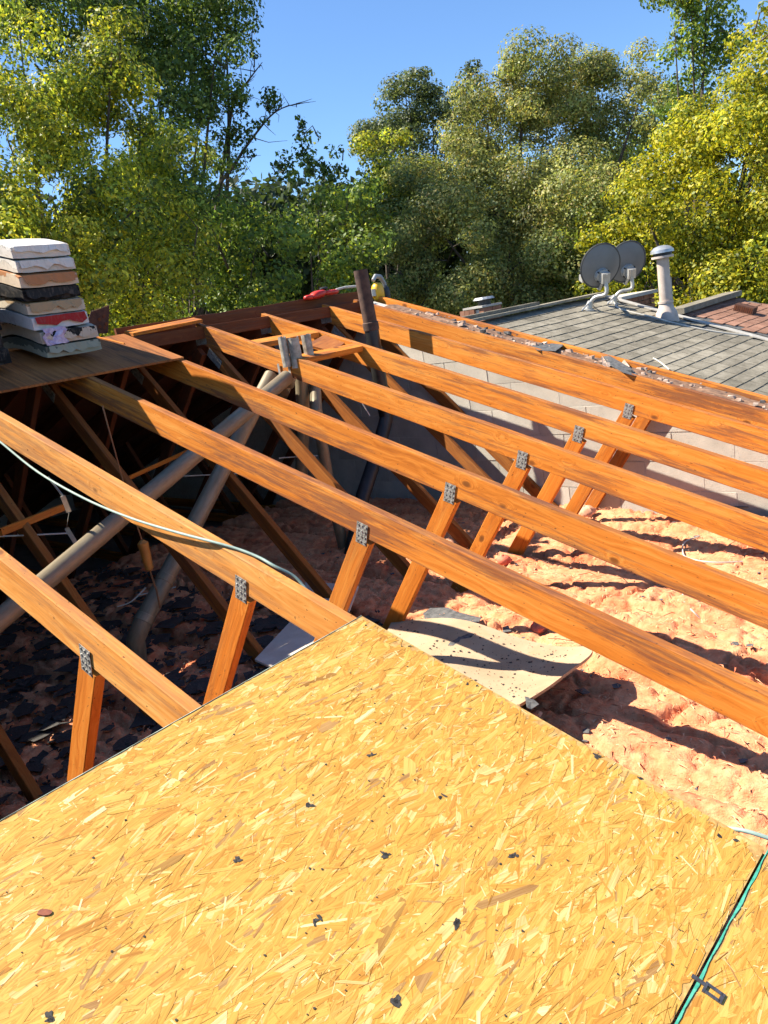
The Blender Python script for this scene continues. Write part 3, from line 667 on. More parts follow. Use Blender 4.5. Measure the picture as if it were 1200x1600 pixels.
# ------------------------------------------------------------------ shingle bundles on the ridge
def zr(y): return (-math.sqrt(y * y + .03) / 3.0 if y < 0 else -.0577 - y * y * .25) + .0577 + .02
bund = [('dark grey-green wrapped', (.30, .31, .24), (.10, .11, .09), .6), ('cream and black wrapped, lilac label torn at its left,', (.55, .44, .34), (.02, .02, .02), 1.25),
        ('white wrapped, red under its torn top,', (.62, .60, .60), (.35, .03, .03), 1.45), ('tan paper wrapped', (.56, .48, .37), (.40, .28, .16), .9),
        ('black plastic wrapped', (.012, .012, .013), (.03, .03, .03), .9), ('peach torn paper wrapped', (.60, .48, .36), (.45, .20, .09), .95),
        ('cream wrapped', (.62, .55, .47), (.68, .63, .56), .8), ('white topped cream wrapped', (.64, .58, .51), (.72, .68, .62), .8)]
def bundle(tc, z0, hgt, yaw, y0, mats, label, group, wt=.33, ln=.80):
    root = thing('shingle_bundle', label, 'shingle bundle', (tc, y0 + ln / 2, zr(0) + z0), group)
    m_ = MB(); nl, nw = 16, 6; vs_, gs = [], []
    top, bot = [], []
    for k, zz in ((0, 0.0), (1, hgt)):
        for i in range(nl + 1):
            for j in range(nw + 1):
                y = y0 + ln * i / nl; x = (j / nw - .5) * wt
                edge = (.004 if i in (0, nl) else 0) + (.003 if j in (0, nw) else 0)
                sag = random.uniform(-.0012, .0012)
                xx = tc + x - (y - y0) * math.sin(yaw); 
                yy = y + x * math.sin(yaw)
                vs_.append((xx, yy, zr(yy) + z0 + zz + (-edge if k else edge) + sag)); gs.append((x, y, zz - hgt / 2))
    st = (nl + 1) * (nw + 1); I = lambda k, i, j: k * st + i * (nw + 1) + j
    fs = []
    for i in range(nl):
        for j in range(nw): fs += [[I(1, i, j), I(1, i, j + 1), I(1, i + 1, j + 1), I(1, i + 1, j)], [I(0, i, j), I(0, i + 1, j), I(0, i + 1, j + 1), I(0, i, j + 1)]]
        fs += [[I(0, i, 0), I(1, i, 0), I(1, i + 1, 0), I(0, i + 1, 0)], [I(0, i, nw), I(0, i + 1, nw), I(1, i + 1, nw), I(1, i, nw)]]
    for j in range(nw): fs += [[I(0, 0, j), I(0, 0, j + 1), I(1, 0, j + 1), I(1, 0, j)], [I(0, nl, j), I(1, nl, j), I(1, nl, j + 1), I(0, nl, j + 1)]]
    m_.add(vs_, fs, gs); m_.build('wrapped_pack', mats, root)
    # a crumpled torn flap hanging over the end
    f_ = MB(); n = 9; a, c_ = [], []
    for j in range(n):
        x = (j / (n - 1) - .5) * wt * .9; yy = y0 - .004 + x * math.sin(yaw); xx = tc + x
        a.append((xx, yy - random.uniform(.002, .007), zr(yy) + z0 + hgt * .97)); c_.append((xx + random.uniform(-.006, .006), yy - random.uniform(.004, .016), zr(yy) + z0 + hgt * random.uniform(.18, .6)))
    f_.add(a + c_, [[j, j + 1, n + j + 1, n + j] for j in range(n - 1)], [(p_[0] * 3, p_[1], p_[2]) for p_ in a + c_])
    f_.build('torn_flap', mats, root)
    return root
pos = ['lowest bundle of the stack', 'second bundle from the deck', 'third bundle from the deck', 'fourth bundle from the deck', 'fifth bundle from the deck', 'sixth bundle from the deck', 'second bundle from the top', 'topmost bundle of the stack']
offs = [(1.865, .02, .02), (1.86, -.03, .02), (1.835, .03, -.0), (1.83, -.02, .0), (1.825, .02, -.0), (1.82, -.01, .03), (1.83, .0, .01), (1.825, .015, .0)]
zc = 0
for i, (adj, oc, ic, cut) in enumerate(bund):
    hg = (.074, .077, .080, .073, .073, .077, .073, .074)[i]
    bundle(offs[i][0], zc, hg - .004, offs[i][1], -.415 - offs[i][2] * .6, wrap('wrapper', oc, ic, cut), adj.rstrip(',') + ' shingle ' + pos[i], 'stacked shingle bundles on the ridge')
    zc += hg
zc = 0
wr2 = wrap('wrapper', (.014, .014, .015), (.03, .03, .03), .9)
low = ['lowest black wrapped bundle of the dark stack cut by the left edge', 'second black wrapped bundle up in the dark stack at the left edge', 'third black wrapped bundle up in the dark stack at the left edge', 'fourth black wrapped bundle up in the dark stack at the left edge', 'fifth black wrapped bundle up in the dark stack at the left edge', 'sixth black wrapped bundle up in the dark stack at the left edge', 'topmost black wrapped bundle of the dark stack at the left edge']
for i in range(7):
    bundle(1.335 + random.uniform(-.012, .012), zc, .082, random.uniform(-.02, .02), -.405, wr2, low[i], 'black bundles in the neighbouring stack'); zc += .086
# lilac torn label on the second bundle
m_ = MB(); q0 = np.array((1.70, -.442, zr(-.42) + .10))
vs_ = []; nn_ = 7
for i in range(nn_):
    for j in range(5):
        vs_.append(q0 + np.array((i / (nn_ - 1) * .13 + .012 * math.sin(j * 2.1), -.010 * math.sin(i * 1.3 + j), .058 - j * .022 + random.uniform(-.004, .004))))
m_.add(vs_, [[i * 5 + j, i * 5 + j + 1, (i + 1) * 5 + j + 1, (i + 1) * 5 + j] for i in range(nn_ - 1) for j in range(4)])
o = m_.build('torn_label', flat('lilac_paper', (.34, .26, .46), (.62, .55, .70), 40, .8), None, loc=q0); tag(o, 'lilac torn paper label hanging from the stack of bundles', 'paper label')
# serrated plates behind the stack
for (u0, u1, v0, v1, lab) in ((132, 171, 478, 520, 'rusty serrated plate with round holes right of the bundle stack'), (106, 132, 484, 522, 'plain rusty serrated plate half hidden behind the bundle stack')):
    yb = .12; P = lambda u, v: ony(u, v, yb)
    tl, tr, br, bl = P(u0 + (10 if u0 > 120 else 0), v0 + 10 if u0 > 120 else v0 + 4), P(u1, v0), P(u1 - 2, v1), P(u0 - 4, v1 + 4)
    top = []; n = 13
    for i in range(2 * n + 1):
        k = i / (2 * n); top.append(tl + (tr - tl) * k + np.array((0, 0, .010 if i % 2 else 0)))
    root = thing('serrated_plate', lab, 'metal plate', (bl + br) / 2, 'rusty plates by the bundles')
    m_ = MB(); m_.slab(top + [br, bl], (0, 1, 0), .003); m_.build('plate_sheet', M['rust'], root)
    if u0 > 120:
        for (u, v) in ((155, 499), (162, 494), (156, 510), (166, 506), (163, 512)):
            c = P(u, v) - (0, .001, 0); MB().tube([c, c - np.array((0, .0025, 0))], .011, 12).build('hole_rim', M['dkwood'], root)
a, c = onroof(146, 525, .016), onroof(194, 537, .016)
o = MB().beam(a, c, .012, .008, TV, 2).build('wood_stick', M['rafter'], None, loc=c); tag(o, 'thin sunlit stick lying on the dark plywood deck', 'stick')

# ------------------------------------------------------------------ hose
hp = [onx(-60, 640, 1.10), onx(0, 690, 1.135), onx(60, 738, 1.142), onx(130, 778, 1.148), onx(200, 808, 1.152), onx(270, 830, 1.157), onroof(330, 846, .006), onroof(372, 858, .009), onroof(405, 871, .010), onroof(428, 884, .009), S(1.255, 2.88, .02), S(1.26, 2.97, .06), S(1.245, 3.2, .075), S(1.245, 4.2, .06), S(1.238, 4.33, .02), S(1.240, 4.39, -.008), S(1.258, 4.46, -.014), S(1.30, 4.60, -.012)]
def smooth_path(P, k=5):
    P = [np.asarray(p, float) for p in P]; out = []
    for i in range(len(P) - 1):
        p0, p1, p2, p3 = P[max(i - 1, 0)], P[i], P[i + 1], P[min(i + 2, len(P) - 1)]
        for j in range(k):
            t = j / k; out.append(.5 * ((2 * p1) + (p2 - p0) * t + (2 * p0 - 5 * p1 + 4 * p2 - p3) * t * t + (3 * p1 - p0 - 3 * p2 + p3) * t ** 3))
    return out + [P[-1]]
o = MB().tube(smooth_path(hp), .0052, 10).build('air_hose', M['hose'], None, smooth=True, loc=S(1.2, 2.6, 0)); tag(o, 'pale green air hose draped over a rafter at the left', 'hose')

# ------------------------------------------------------------------ debris on the insulation
def sheet(name, label, cat, corners, bend, mat, th=.010, n=10, group=None, bulge=0.0):
    """curved sheet over four corners (a->b long edge), bend(u,v) gives lift"""
    A, B, C_, D = (np.asarray(c, float) for c in corners); m_ = MB(); top = []
    for i in range(n + 1):
        for j in range(n + 1):
            u, v = i / n, j / n; u = u * (1 + bulge * math.sin(math.pi * v) + bulge * .18 * math.sin(9 * v)); p_ = (A * (1 - u) + B * u) * (1 - v) + (D * (1 - u) + C_ * u) * v
            top.append(p_ + np.array((0, 0, bend(u, v))))
    I = lambda i, j: i * (n + 1) + j; N = (n + 1) ** 2; low = [p_ - np.array((0, 0, th)) for p_ in top]
    fs = [[I(i, j), I(i + 1, j), I(i + 1, j + 1), I(i, j + 1)] for i in range(n) for j in range(n)]
    fs += [[N + I(i, j), N + I(i, j + 1), N + I(i + 1, j + 1), N + I(i + 1, j)] for i in range(n) for j in range(n)]
    for i in range(n):
        for (a, c) in ((I(i, 0), I(i + 1, 0)), (I(i + 1, n), I(i, n)), (I(0, i + 1), I(0, i)), (I(n, i), I(n, i + 1))): fs.append([a, N + a, N + c, c])
    m_.add(top + low, fs); o = m_.build(name, mat, None, smooth=True, loc=(A + C_) / 2); return tag(o, label, cat, group)
sheet('gypsum_sheet', 'curled sunlit gypsum sheet sprinkled with grit beside the sheathing edge', 'gypsum sheet',
      (onz(610, 962, -1.66), onz(925, 1016, -1.60), onz(812, 1112, -1.60), onz(560, 1062, -1.62)),
      lambda u, v: (.045 - .02 * v) * math.sin(u * 6.0 - .9) + .09 * max(0, u - .62) ** 1.5 * 3 - .01 * v, M['gyp'], .012, 16, None, .07)
GA, GB, GC, GD = onz(610, 962, -1.66), onz(925, 1016, -1.60), onz(812, 1112, -1.60), onz(560, 1062, -1.62)
def gyp_pt(u, v): return (GA * (1 - u) + GB * u) * (1 - v) + (GD * (1 - u) + GC * u) * v + np.array((0, 0, (.045 - .02 * v) * math.sin(u * 6.0 - .9) + .09 * max(0, u - .62) ** 1.5 * 3 - .01 * v))
m_ = MB()
for i in range(260):
    u, v = random.random() ** .8 * .98, random.uniform(.03, .97); r = random.choice((.0015, .0022, .003, .005, .008)); p = gyp_pt(u, v) + np.array((0, 0, .002)); a = random.uniform(0, 6.28)
    m_.slab([p + np.array((r * random.uniform(.4, 1.1) * math.cos(a + k * 1.26), r * random.uniform(.4, 1.1) * math.sin(a + k * 1.26), 0)) for k in range(5)], (0, 0, 1), .0015)
tag(stuff(m_.build('sheet_grit', M['tar'])), 'black roofing grit sprinkled on the curled gypsum sheet', 'grit')
sheet('pale_board', 'pale flat board in the shade under the hose rafter', 'board', (onz(398, 1030, -1.66), onz(462, 962, -1.66), onz(525, 985, -1.66), onz(470, 1062, -1.66)), lambda u, v: 0, M['board'], .012, 3, 'pale board offcuts')
sheet('pale_board', 'small pale board lit at its tip behind the third web', 'board', (onz(478, 908, -1.64), onz(560, 915, -1.60), onz(545, 955, -1.60), onz(470, 935, -1.64)), lambda u, v: 0, M['board'], .012, 3, 'pale board offcuts')
def felt(label, px, lift=.012, group='torn tar paper scraps', z=-1.66):
    pts = [onz(u, v, z) for (u, v) in px]; c0 = sum(pts) / len(pts); zz = max(ins_z(q_[0], q_[1]) for q_ in pts) + .004
    pts = []; zz = z if z > -1.62 else zz
    for (u, v) in px: pts.append(onz(u, v, zz + lift * random.uniform(0, 1)))
    c = sum(pts) / len(pts); m_ = MB(); n = len(pts); mid = c + np.array((0, 0, .004))
    low = [p_ - np.array((0, 0, .003)) for p_ in pts]
    m_.add(pts + [mid] + low + [mid - np.array((0, 0, .003))], [[i, (i + 1) % n, n] for i in range(n)] + [[n + 1 + (i + 1) % n, n + 1 + i, 2 * n + 1] for i in range(n)] + [[i, n + 1 + i, n + 1 + (i + 1) % n, (i + 1) % n] for i in range(n)])
    o = m_.build('tar_paper', M['felt'], None, loc=c); return tag(o, label, 'tar paper', group)
felt('largest torn grey tar paper piece on the insulation above the gypsum sheet', [(661, 958), (672, 950), (700, 949), (712, 955), (735, 961), (752, 965), (748, 972), (738, 983), (728, 981), (718, 971), (700, 974), (680, 974), (664, 969)])
felt('folded dark tar paper piece lying on the gypsum sheet', [(712, 984), (741, 990), (728, 1005), (716, 1010), (700, 1008), (708, 996)], .012, z=-1.60)
felt('small tar paper chip at the back edge of the gypsum sheet', [(785, 980), (794, 977), (799, 986), (786, 988)], .02)
felt('tar paper scrap at the bottom corner of the gypsum sheet', [(820, 1088), (832, 1091), (842, 1100), (830, 1108), (823, 1105)], .02, z=-1.575)
felt('dark tar paper scrap on the insulation right of the gypsum sheet', [(898, 1078), (912, 1074), (922, 1082), (910, 1084)], .01)
felt('oval tar paper scrap on the sunlit insulation below the third rafter', [(957, 1147), (970, 1144), (985, 1145), (978, 1151), (962, 1152)], .008)
felt('tiny tar paper splinter near the sheathing edge on the right', [(1085, 1232), (1092, 1227), (1090, 1235)], .008)
felt('black tar paper piece against the foot of the block wall', [(1066, 764), (1080, 757), (1094, 760), (1110, 772), (1140, 784), (1170, 792), (1130, 792), (1090, 778)], .03)
def clump(c, r, mat, name, lab, sq=.7):
    m_ = MB(); n, m = 16, 10; vs_ = []
    for i in range(m + 1):
        th = math.pi * i / m
        for j in range(n):
            a = 2 * math.pi * j / n; k = r * (.7 + .6 * float(fbm(np.array(math.cos(a) * 2.2 + 5 + c[0] * 9), np.array(math.cos(th) * 2.2 + math.sin(a) * 2 + 9), 3, 4)))
            vs_.append(np.asarray(c) + np.array((k * math.sin(th) * math.cos(a), k * math.sin(th) * math.sin(a), k * sq * math.cos(th))))
    m_.add(vs_, [[i * n + j, i * n + (j + 1) % n, (i + 1) * n + (j + 1) % n, (i + 1) * n + j] for i in range(m) for j in range(n)])
    return tag(m_.build(name, mat, None, smooth=True, loc=c), lab, 'insulation tuft', 'loose insulation tufts')
M['tuft'] = flat('red_pink_fibre', (.62, .09, .05), (.78, .26, .15), 22, .95, 0, .01)
M['tuft2'] = flat('peach_fibre', (.72, .30, .17), (.84, .46, .30), 22, .95, 0, .01)
for (u, v, r, mt, lab) in ((787, 871, .05, 'tuft', 'bright red-pink insulation tuft against a web below the middle rafters'), (842, 967, .05, 'tuft', 'orange-red insulation tuft curling up behind the gypsum sheet'),
                           (915, 795, .07, 'tuft2', 'round peach insulation tuft at the foot of the block wall'), (838, 1100, .02, 'tuft2', 'tiny peach insulation tuft at the gypsum sheet corner'), (700, 845, .06, 'tuft2', 'pale insulation tuft in the shade behind the fourth web')):
    q_ = onz(u, v, -1.68); clump(np.array((q_[0], q_[1], ins_z(q_[0], q_[1]) + r * .35)), r, M[mt], 'insulation_tuft', lab)
# grit and shingle crumbs too many to count
m_ = MB()
for i in range(420):
    x, y = random.uniform(.3, 4.6), random.uniform(-4.6, -.4); r = random.choice((.004, .006, .008, .014, .022)); z = ins_z(x, y) + .003
    a = random.uniform(0, 6.28); ps = [np.array((x + r * random.uniform(.5, 1) * math.cos(a + k * 1.25), y + r * random.uniform(.5, 1) * math.sin(a + k * 1.25), z + random.uniform(0, .006))) for k in range(5)]
    m_.slab(ps, (0, 0, 1), .002)
tag(stuff(m_.build('roofing_crumbs', M['felt'])), 'black roofing crumbs scattered over the insulation', 'crumbs'); m_ = MB()
for i in range(1500):  # dark scraps packed over the shaded floor to darken it further
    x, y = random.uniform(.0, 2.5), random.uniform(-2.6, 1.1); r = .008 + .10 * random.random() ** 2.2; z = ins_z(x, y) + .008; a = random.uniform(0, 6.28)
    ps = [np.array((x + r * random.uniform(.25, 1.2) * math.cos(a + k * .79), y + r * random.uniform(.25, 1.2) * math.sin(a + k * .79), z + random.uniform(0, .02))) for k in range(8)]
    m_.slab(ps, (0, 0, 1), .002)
tag(stuff(m_.build('shade_scraps', M['tar'])), 'dark roofing scraps added thickly to deepen the shade on the attic floor at left', 'roofing scraps')
m_ = MB()
for i in range(90):
    x, y = random.uniform(.5, 4.6), random.uniform(-4.2, -.6); z = ins_z(x, y) + .012; L = random.uniform(.03, .12); a = random.uniform(0, 6.28)
    p0 = np.array((x, y, z)); p1 = p0 + np.array((L * math.cos(a), L * math.sin(a), random.uniform(-.0, .02))); mid = (p0 + p1) / 2 + np.array((random.uniform(-.02, .02), random.uniform(-.02, .02), .01))
    m_.tube([p0, mid, p1], .0018, 5)
tag(stuff(m_.build('straw_and_splinters', M['dkwire'])), 'thin splinters and straw lying on the insulation', 'splinters')
# pale wires on the insulation
for (px, lab) in (([(1072, 890), (1066, 905), (1068, 925), (1080, 940), (1092, 942)], 'pale looped wire on the insulation below the fifth rafter'),
                  ([(1092, 828), (1070, 836), (1066, 848), (1072, 858), (1110, 868), (1160, 862)], 'pale wire crossing the shaded insulation groove at the right')):
    P = []
    for (u, v) in px:
        q_ = onz(u, v, -1.68); P.append(np.array((q_[0], q_[1], ins_z(q_[0], q_[1]) + .012)))
    tag(MB().tube(smooth_path(P), .004, 6).build('wire', M['wire'], None, smooth=True, loc=P[0]), lab, 'wire')

# ------------------------------------------------------------------ small things in the dark attic
P = [onx(75, 745, 1.20), onx(98, 775, 1.23), onx(108, 800, 1.26), onx(104, 825, 1.28), onx(118, 848, 1.30), onx(130, 862, 1.32)]
m_ = MB()
for i in range(len(P) - 1):
    d_ = nrm(P[i + 1] - P[i]); w_ = nrm(np.cross(d_, (math.cos(i * 1.3), math.sin(i * 1.3), .3))) * .011; t_ = np.cross(d_, nrm(w_)) * .0008
    m_.box((P[i] + P[i + 1]) / 2, (P[i + 1] - P[i]) / 2 * 1.02, w_, t_)
tag(m_.build('hanger_strap', M['mast'], None, loc=P[0]), 'twisted metal hanger strap holding the long flue pipe at left', 'strap')
c = at(228, 868, 4.3); root = thing('hanging_tool', 'amber handled tool hanging in the dark below the hose rafter', 'tool', c)
MB().tube([c + (0, 0, .085), c + (0, 0, .07), c, c - (0, 0, .075), c - (0, 0, .085)], [.012, .028, .026, .022, .010], 12).build('handle', M['handle'], root, smooth=True)
MB().tube([c - (0, 0, .08), c - (-.01, 0, .2), c - (-.005, 0, .30)], .005, 6).build('shaft', M['dkwire'], root)
MB().tube([c + (0, 0, .08), c + (-.02, 0, .3), c + (-.03, 0, .8)], .004, 6).build('cord', M['dkwire'], root)
for (u0, v0, u1, v1, d0, d1, r, mt, lab) in ((0, 832, 105, 790, 4.2, 4.5, .018, 'web', 'orange batten in the dark at the left edge behind the second rafter'),
                                         (190, 752, 300, 702, 4.8, 5.1, .012, 'web', 'short sunlit batten in the dark between the flue pipes')):
    a, c = at(u0, v0, d0), at(u1, v1, d1); tag(MB().beam(a, c, r * 2, r * 1.4, UPV, 1).build('batten', M[mt], None, loc=a), lab, 'batten', 'battens in the attic')
for (px, d, lab) in (([(436, 716), (460, 714), (497, 712)], 5.3, 'short pale rod crossing in front of a web below the flue opening'), ([(260, 745), (330, 742), (420, 738)], 5.2, 'thin pale wire in the dark between the two flue pipes'),
                     ([(0, 838), (50, 836), (108, 833)], 4.3, 'thin pale wire near the left edge above the long flue pipe'), ([(183, 948), (205, 940), (228, 918)], 4.9, 'curved pale wire scrap on the attic floor left of the elbow'),
                     ([(215, 930), (240, 925), (275, 917)], 4.9, 'pale wire scrap behind the elbow flue pipe'), ([(565, 628), (578, 650)], 5.4, 'short pale wire end left of the vent pipe')):
    P = [at(u, v, d) for (u, v) in px]; tag(MB().tube(smooth_path(P, 3), .004, 6).build('wire', M['wire'], None, smooth=True, loc=P[0]), lab, 'wire', 'loose wires in the attic')

# ------------------------------------------------------------------ torn wall top between last truss and barge rafter
m_ = MB(); m2 = MB()
for i in range(190):
    s_ = random.uniform(.35, 4.6); t = random.uniform(4.69, 4.90); r = random.choice((.004, .006, .008, .012, .018)); d_ = random.uniform(.0, .02)
    c = S(t, s_, d_); ps = []
    for sx in (-1, 1):
        for sy in (-1, 1):
            for sz in (-1, 1): ps.append(c + np.array((sx, sy * 1.4, sz * .8)) * r * np.random.uniform(.5, 1.1, 3))
    (m_ if random.random() < .72 else m2).add(ps, [[0, 1, 3, 2], [4, 6, 7, 5], [0, 4, 5, 1], [2, 3, 7, 6], [0, 2, 6, 4], [1, 5, 7, 3]])
M['rubble'] = flat('plaster_rubble', (.36, .22, .15), (.62, .48, .38), 18, .9, 0, .004)
tag(stuff(m_.build('mortar_rubble', M['rubble'])), 'broken pale mortar rubble on the wall top between the last rafters', 'rubble')
tag(stuff(m2.build('felt_rubble', M['felt'])), 'black roofing fragments among the rubble on the wall top', 'rubble')
for (px, lab) in (([(855, 538), (880, 535), (879, 541), (868, 549), (840, 548), (828, 541)], 'flat grey felt strip across the torn wall top'), ([(950, 555), (985, 575), (1000, 590), (975, 583), (955, 572), (938, 560)], 'curled black felt strip on the torn wall top'),
                  ([(940, 555), (947, 566), (958, 568), (950, 576), (941, 570)], 'white torn paper tuft on the torn wall top'), ([(975, 562), (984, 573), (978, 578), (970, 570)], 'small white paper tuft right of the curled felt strip')):
    pts = [onroof(u, v, .0 + random.uniform(-.012, .008)) for (u, v) in px]; m_ = MB(); m_.slab(pts, (0, 0, 1), .003)
    tag(m_.build('torn_strip', M['rubble'] if 'white' in lab else M['felt'], None, loc=pts[0]), lab, 'torn strip', 'torn strips on the wall top')

# ------------------------------------------------------------------ neighbouring roofs
def shingle_mesh(w, d_, th, name, mat, seed):
    rng = random.Random(seed); m_ = MB(); j = lambda: rng.uniform(-.004, .004)
    P = [(0 + j(), 0, .001), (w - .011 + j(), 0, .001), (w - .011 + j(), d_ + j(), .001), (j() + .002, d_ + j(), .001)]
    Q = [(0, 0, .003), (w - .011, 0, .003), (w - .011 + j(), d_ + j(), th + j() * .3), (.002 + j(), d_ + j(), th + j() * .3)]
    m_.add(P + Q, [[0, 3, 2, 1], [4, 5, 6, 7], [0, 1, 5, 4], [1, 2, 6, 5], [2, 3, 7, 6], [3, 0, 4, 7]]); o = m_.build(name, mat); me = o.data; bpy.data.objects.remove(o); return me
def neighbour(name, label, t0, t1, yr, zr_, slope, mat, rows, stuff_rows, expo=.135, tab=.305):
    root = thing(name, label, 'house', ((t0 + t1) / 2, yr, -4.6), 'neighbouring houses')
    a = math.atan(slope); ca, sa = math.cos(a), math.sin(a); dv = np.array((0, -ca, -sa)); nv = np.array((0, -sa, ca)); W = 5.6
    b_ = MB()
    for sg in (1, -1):
        d2 = dv * (1, sg, 1); n2 = nv * (1, sg, 1); b_.box(np.array(((t0 + t1) / 2, yr, zr_)) + d2 * W / 2 - n2 * .03, TV * (t1 - t0) / 2, d2 * W / 2, n2 * .022)
    b_.build('roof', M['felt'], root)
    b_ = MB(); ze = zr_ - slope * 5.0
    b_.box(((t0 + t1) / 2, yr, (ze - 4.6) / 2 - .05), ((t1 - t0) / 2 - .03, 0, 0), (0, 5.0, 0), (0, 0, (ze + 4.6) / 2 - .05)); b_.build('wall', M['render'], root)
    b_ = MB()
    for x in (t0 + .03, t1 - .03): b_.slab([(x, yr - 5.0, ze - .1), (x, yr + 5.0, ze - .1), (x, yr, zr_ - .07)], (1, 0, 0), .01)
    b_.build('gable', M['render'], root)
    mes = [shingle_mesh(tab, expo + .03, .011, 'shingle', mat, k) for k in range(5)]
    rot = Matrix((TV, dv, nv)).transposed().to_4x4(); nt = int(round((t1 - t0) / tab)); tb = (t1 - t0) / nt
    big = MB(); org = np.array(root.location)
    for r in range(rows + stuff_rows):
        off = (r % 3) * .09 + random.uniform(-.012, .012)
        for k in range(-1, nt):
            x = t0 + k * tb + off
            if x < t0 - .05 or x + tb > t1 + .08: continue
            p_ = np.array((x, yr, zr_)) + dv * (r * expo + random.uniform(-.004, .004) + .01) + nv * -.004
            if r < rows:
                o = bpy.data.objects.new('shingle', random.choice(mes)); COL.objects.link(o); o.parent = root
                o.matrix_local = Matrix.Translation(Vector(p_ - org)) @ rot
            else:
                me = random.choice(mes); big.add([p_ + TV * v_.co[0] + dv * v_.co[1] + nv * v_.co[2] for v_ in me.vertices], [list(f_.vertices) for f_ in me.polygons])
    if stuff_rows: stuff(big.build('shingle_field', mat, root))
    return root, dv, nv
gh, gdv, gnv = neighbour('neighbour_house', 'house next door with grey shingle roof carrying two satellite dishes', 5.02, 9.0, 0, -.385, .385, M['grey'], 22, 14)
cap = MB(); cap.beam((5.0, -.01, -.362), (9.0, -.01, -.362), .17, .03, (0, 1, 0), 1); cap.build('ridge_cap', M['grey'], gh)
cap = MB(); cap.beam((5.0, .04, -.335), (7.55, .04, -.335), .10, .05, (0, 1, 0), 1); cap.build('ridge_vent', M['grey'], gh)
MB().beam(np.array((8.99, 0, -.375)) + gnv * .004, np.array((8.99, 0, -.375)) + gdv * 5.6 + gnv * .004, .10, .018, TV, 1).build('rake_edge', M['stone'], gh)
bh, bdv, bnv = neighbour('neighbour_house', 'farther house with reddish brown shingle roof at the right edge', 10.15, 12.3, -.5, -.79, .37, M['brown'], 22, 14)
cap = MB(); cap.beam((10.1, -.47, -.765), (12.32, -.47, -.745), .26, .075, (0, 1, 0), 1); cap.build('ridge_cap', M['grey'], bh)
c = onx(1165, 484, 11.6)
def on_plane(u, v, p0, n): r = ray(u, v); return CAM + ((np.asarray(p0) - CAM) @ n) / (r @ n) * r
gp = lambda u, v: on_plane(u, v, np.array((7, 0, -.385)), gnv); bp = lambda u, v: on_plane(u, v, np.array((11, -.5, -.79)), bnv)
c = bp(1163, 488); rv = thing('roof_vent', 'small dark box vent on the brown shingle roof', 'roof vent', c)
vbx = MB().box(c + bnv * .05, TV * .09, bdv * .13, bnv * .045).build('vent_box', M['rust'], rv)
for k in range(-4, 5): MB().box(c + bnv * .05 - TV * .092 + bdv * k * .027, TV * .002, bdv * .005, bnv * .03).build('louvre', M['dkwood'], vbx)

# vent flue on the grey roof
base = gp(1042, 497); dist = np.linalg.norm(base - CAM); k = dist / FPX
vf = thing('roof_flue', 'tall pale painted vent flue with metal cap on the grey roof', 'vent flue', base)
hh = 85 * k
MB().tube([base - (0, 0, .05), base + (0, 0, 8 * k), base + (0, 0, 14 * k), base + (0, 0, 22 * k)], [17 * k, 14.5 * k, 11 * k, 9 * k], 24).build('flashing_cone', M['pvc'], vf, smooth=True)
vpp = MB().tube([base + (0, 0, 20 * k), base + (0, 0, hh)], 8.4 * k, 24).build('pipe', M['pvc'], vf, smooth=True)
MB().tube([base + (0, 0, 21 * k), base + (0, 0, 24 * k)], 10.6 * k, 24).build('collar', M['pvc'], vpp, smooth=True)
MB().tube([base + (0, 0, hh - 2 * k), base + (0, 0, hh + 1 * k)], 15 * k, 24).build('cap_base', M['pvc'], vf, smooth=True)
MB().tube([base + (0, 0, hh + 1 * k), base + (0, 0, hh + 5 * k)], 12.5 * k, 24).build('cap_gap', M['dark'], vf, smooth=True)
MB().tube([base + (0, 0, hh + 5 * k), base + (0, 0, hh + 9 * k), base + (0, 0, hh + 13 * k), base + (0, 0, hh + 15 * k)], [16 * k, 15.5 * k, 11 * k, 4 * k], 24).build('cap', M['capm'], vf, smooth=True)
p = gp(1052, 490) + np.array((.10, .06, 0)); MB().box(p + (0, 0, .16), (.018, 0, 0), (0, .02, 0), (0, 0, .26)).build('post', M['stone'], None, loc=p)
tag(bpy.data.objects['post'], 'slim pale post standing just behind the vent flue', 'post')

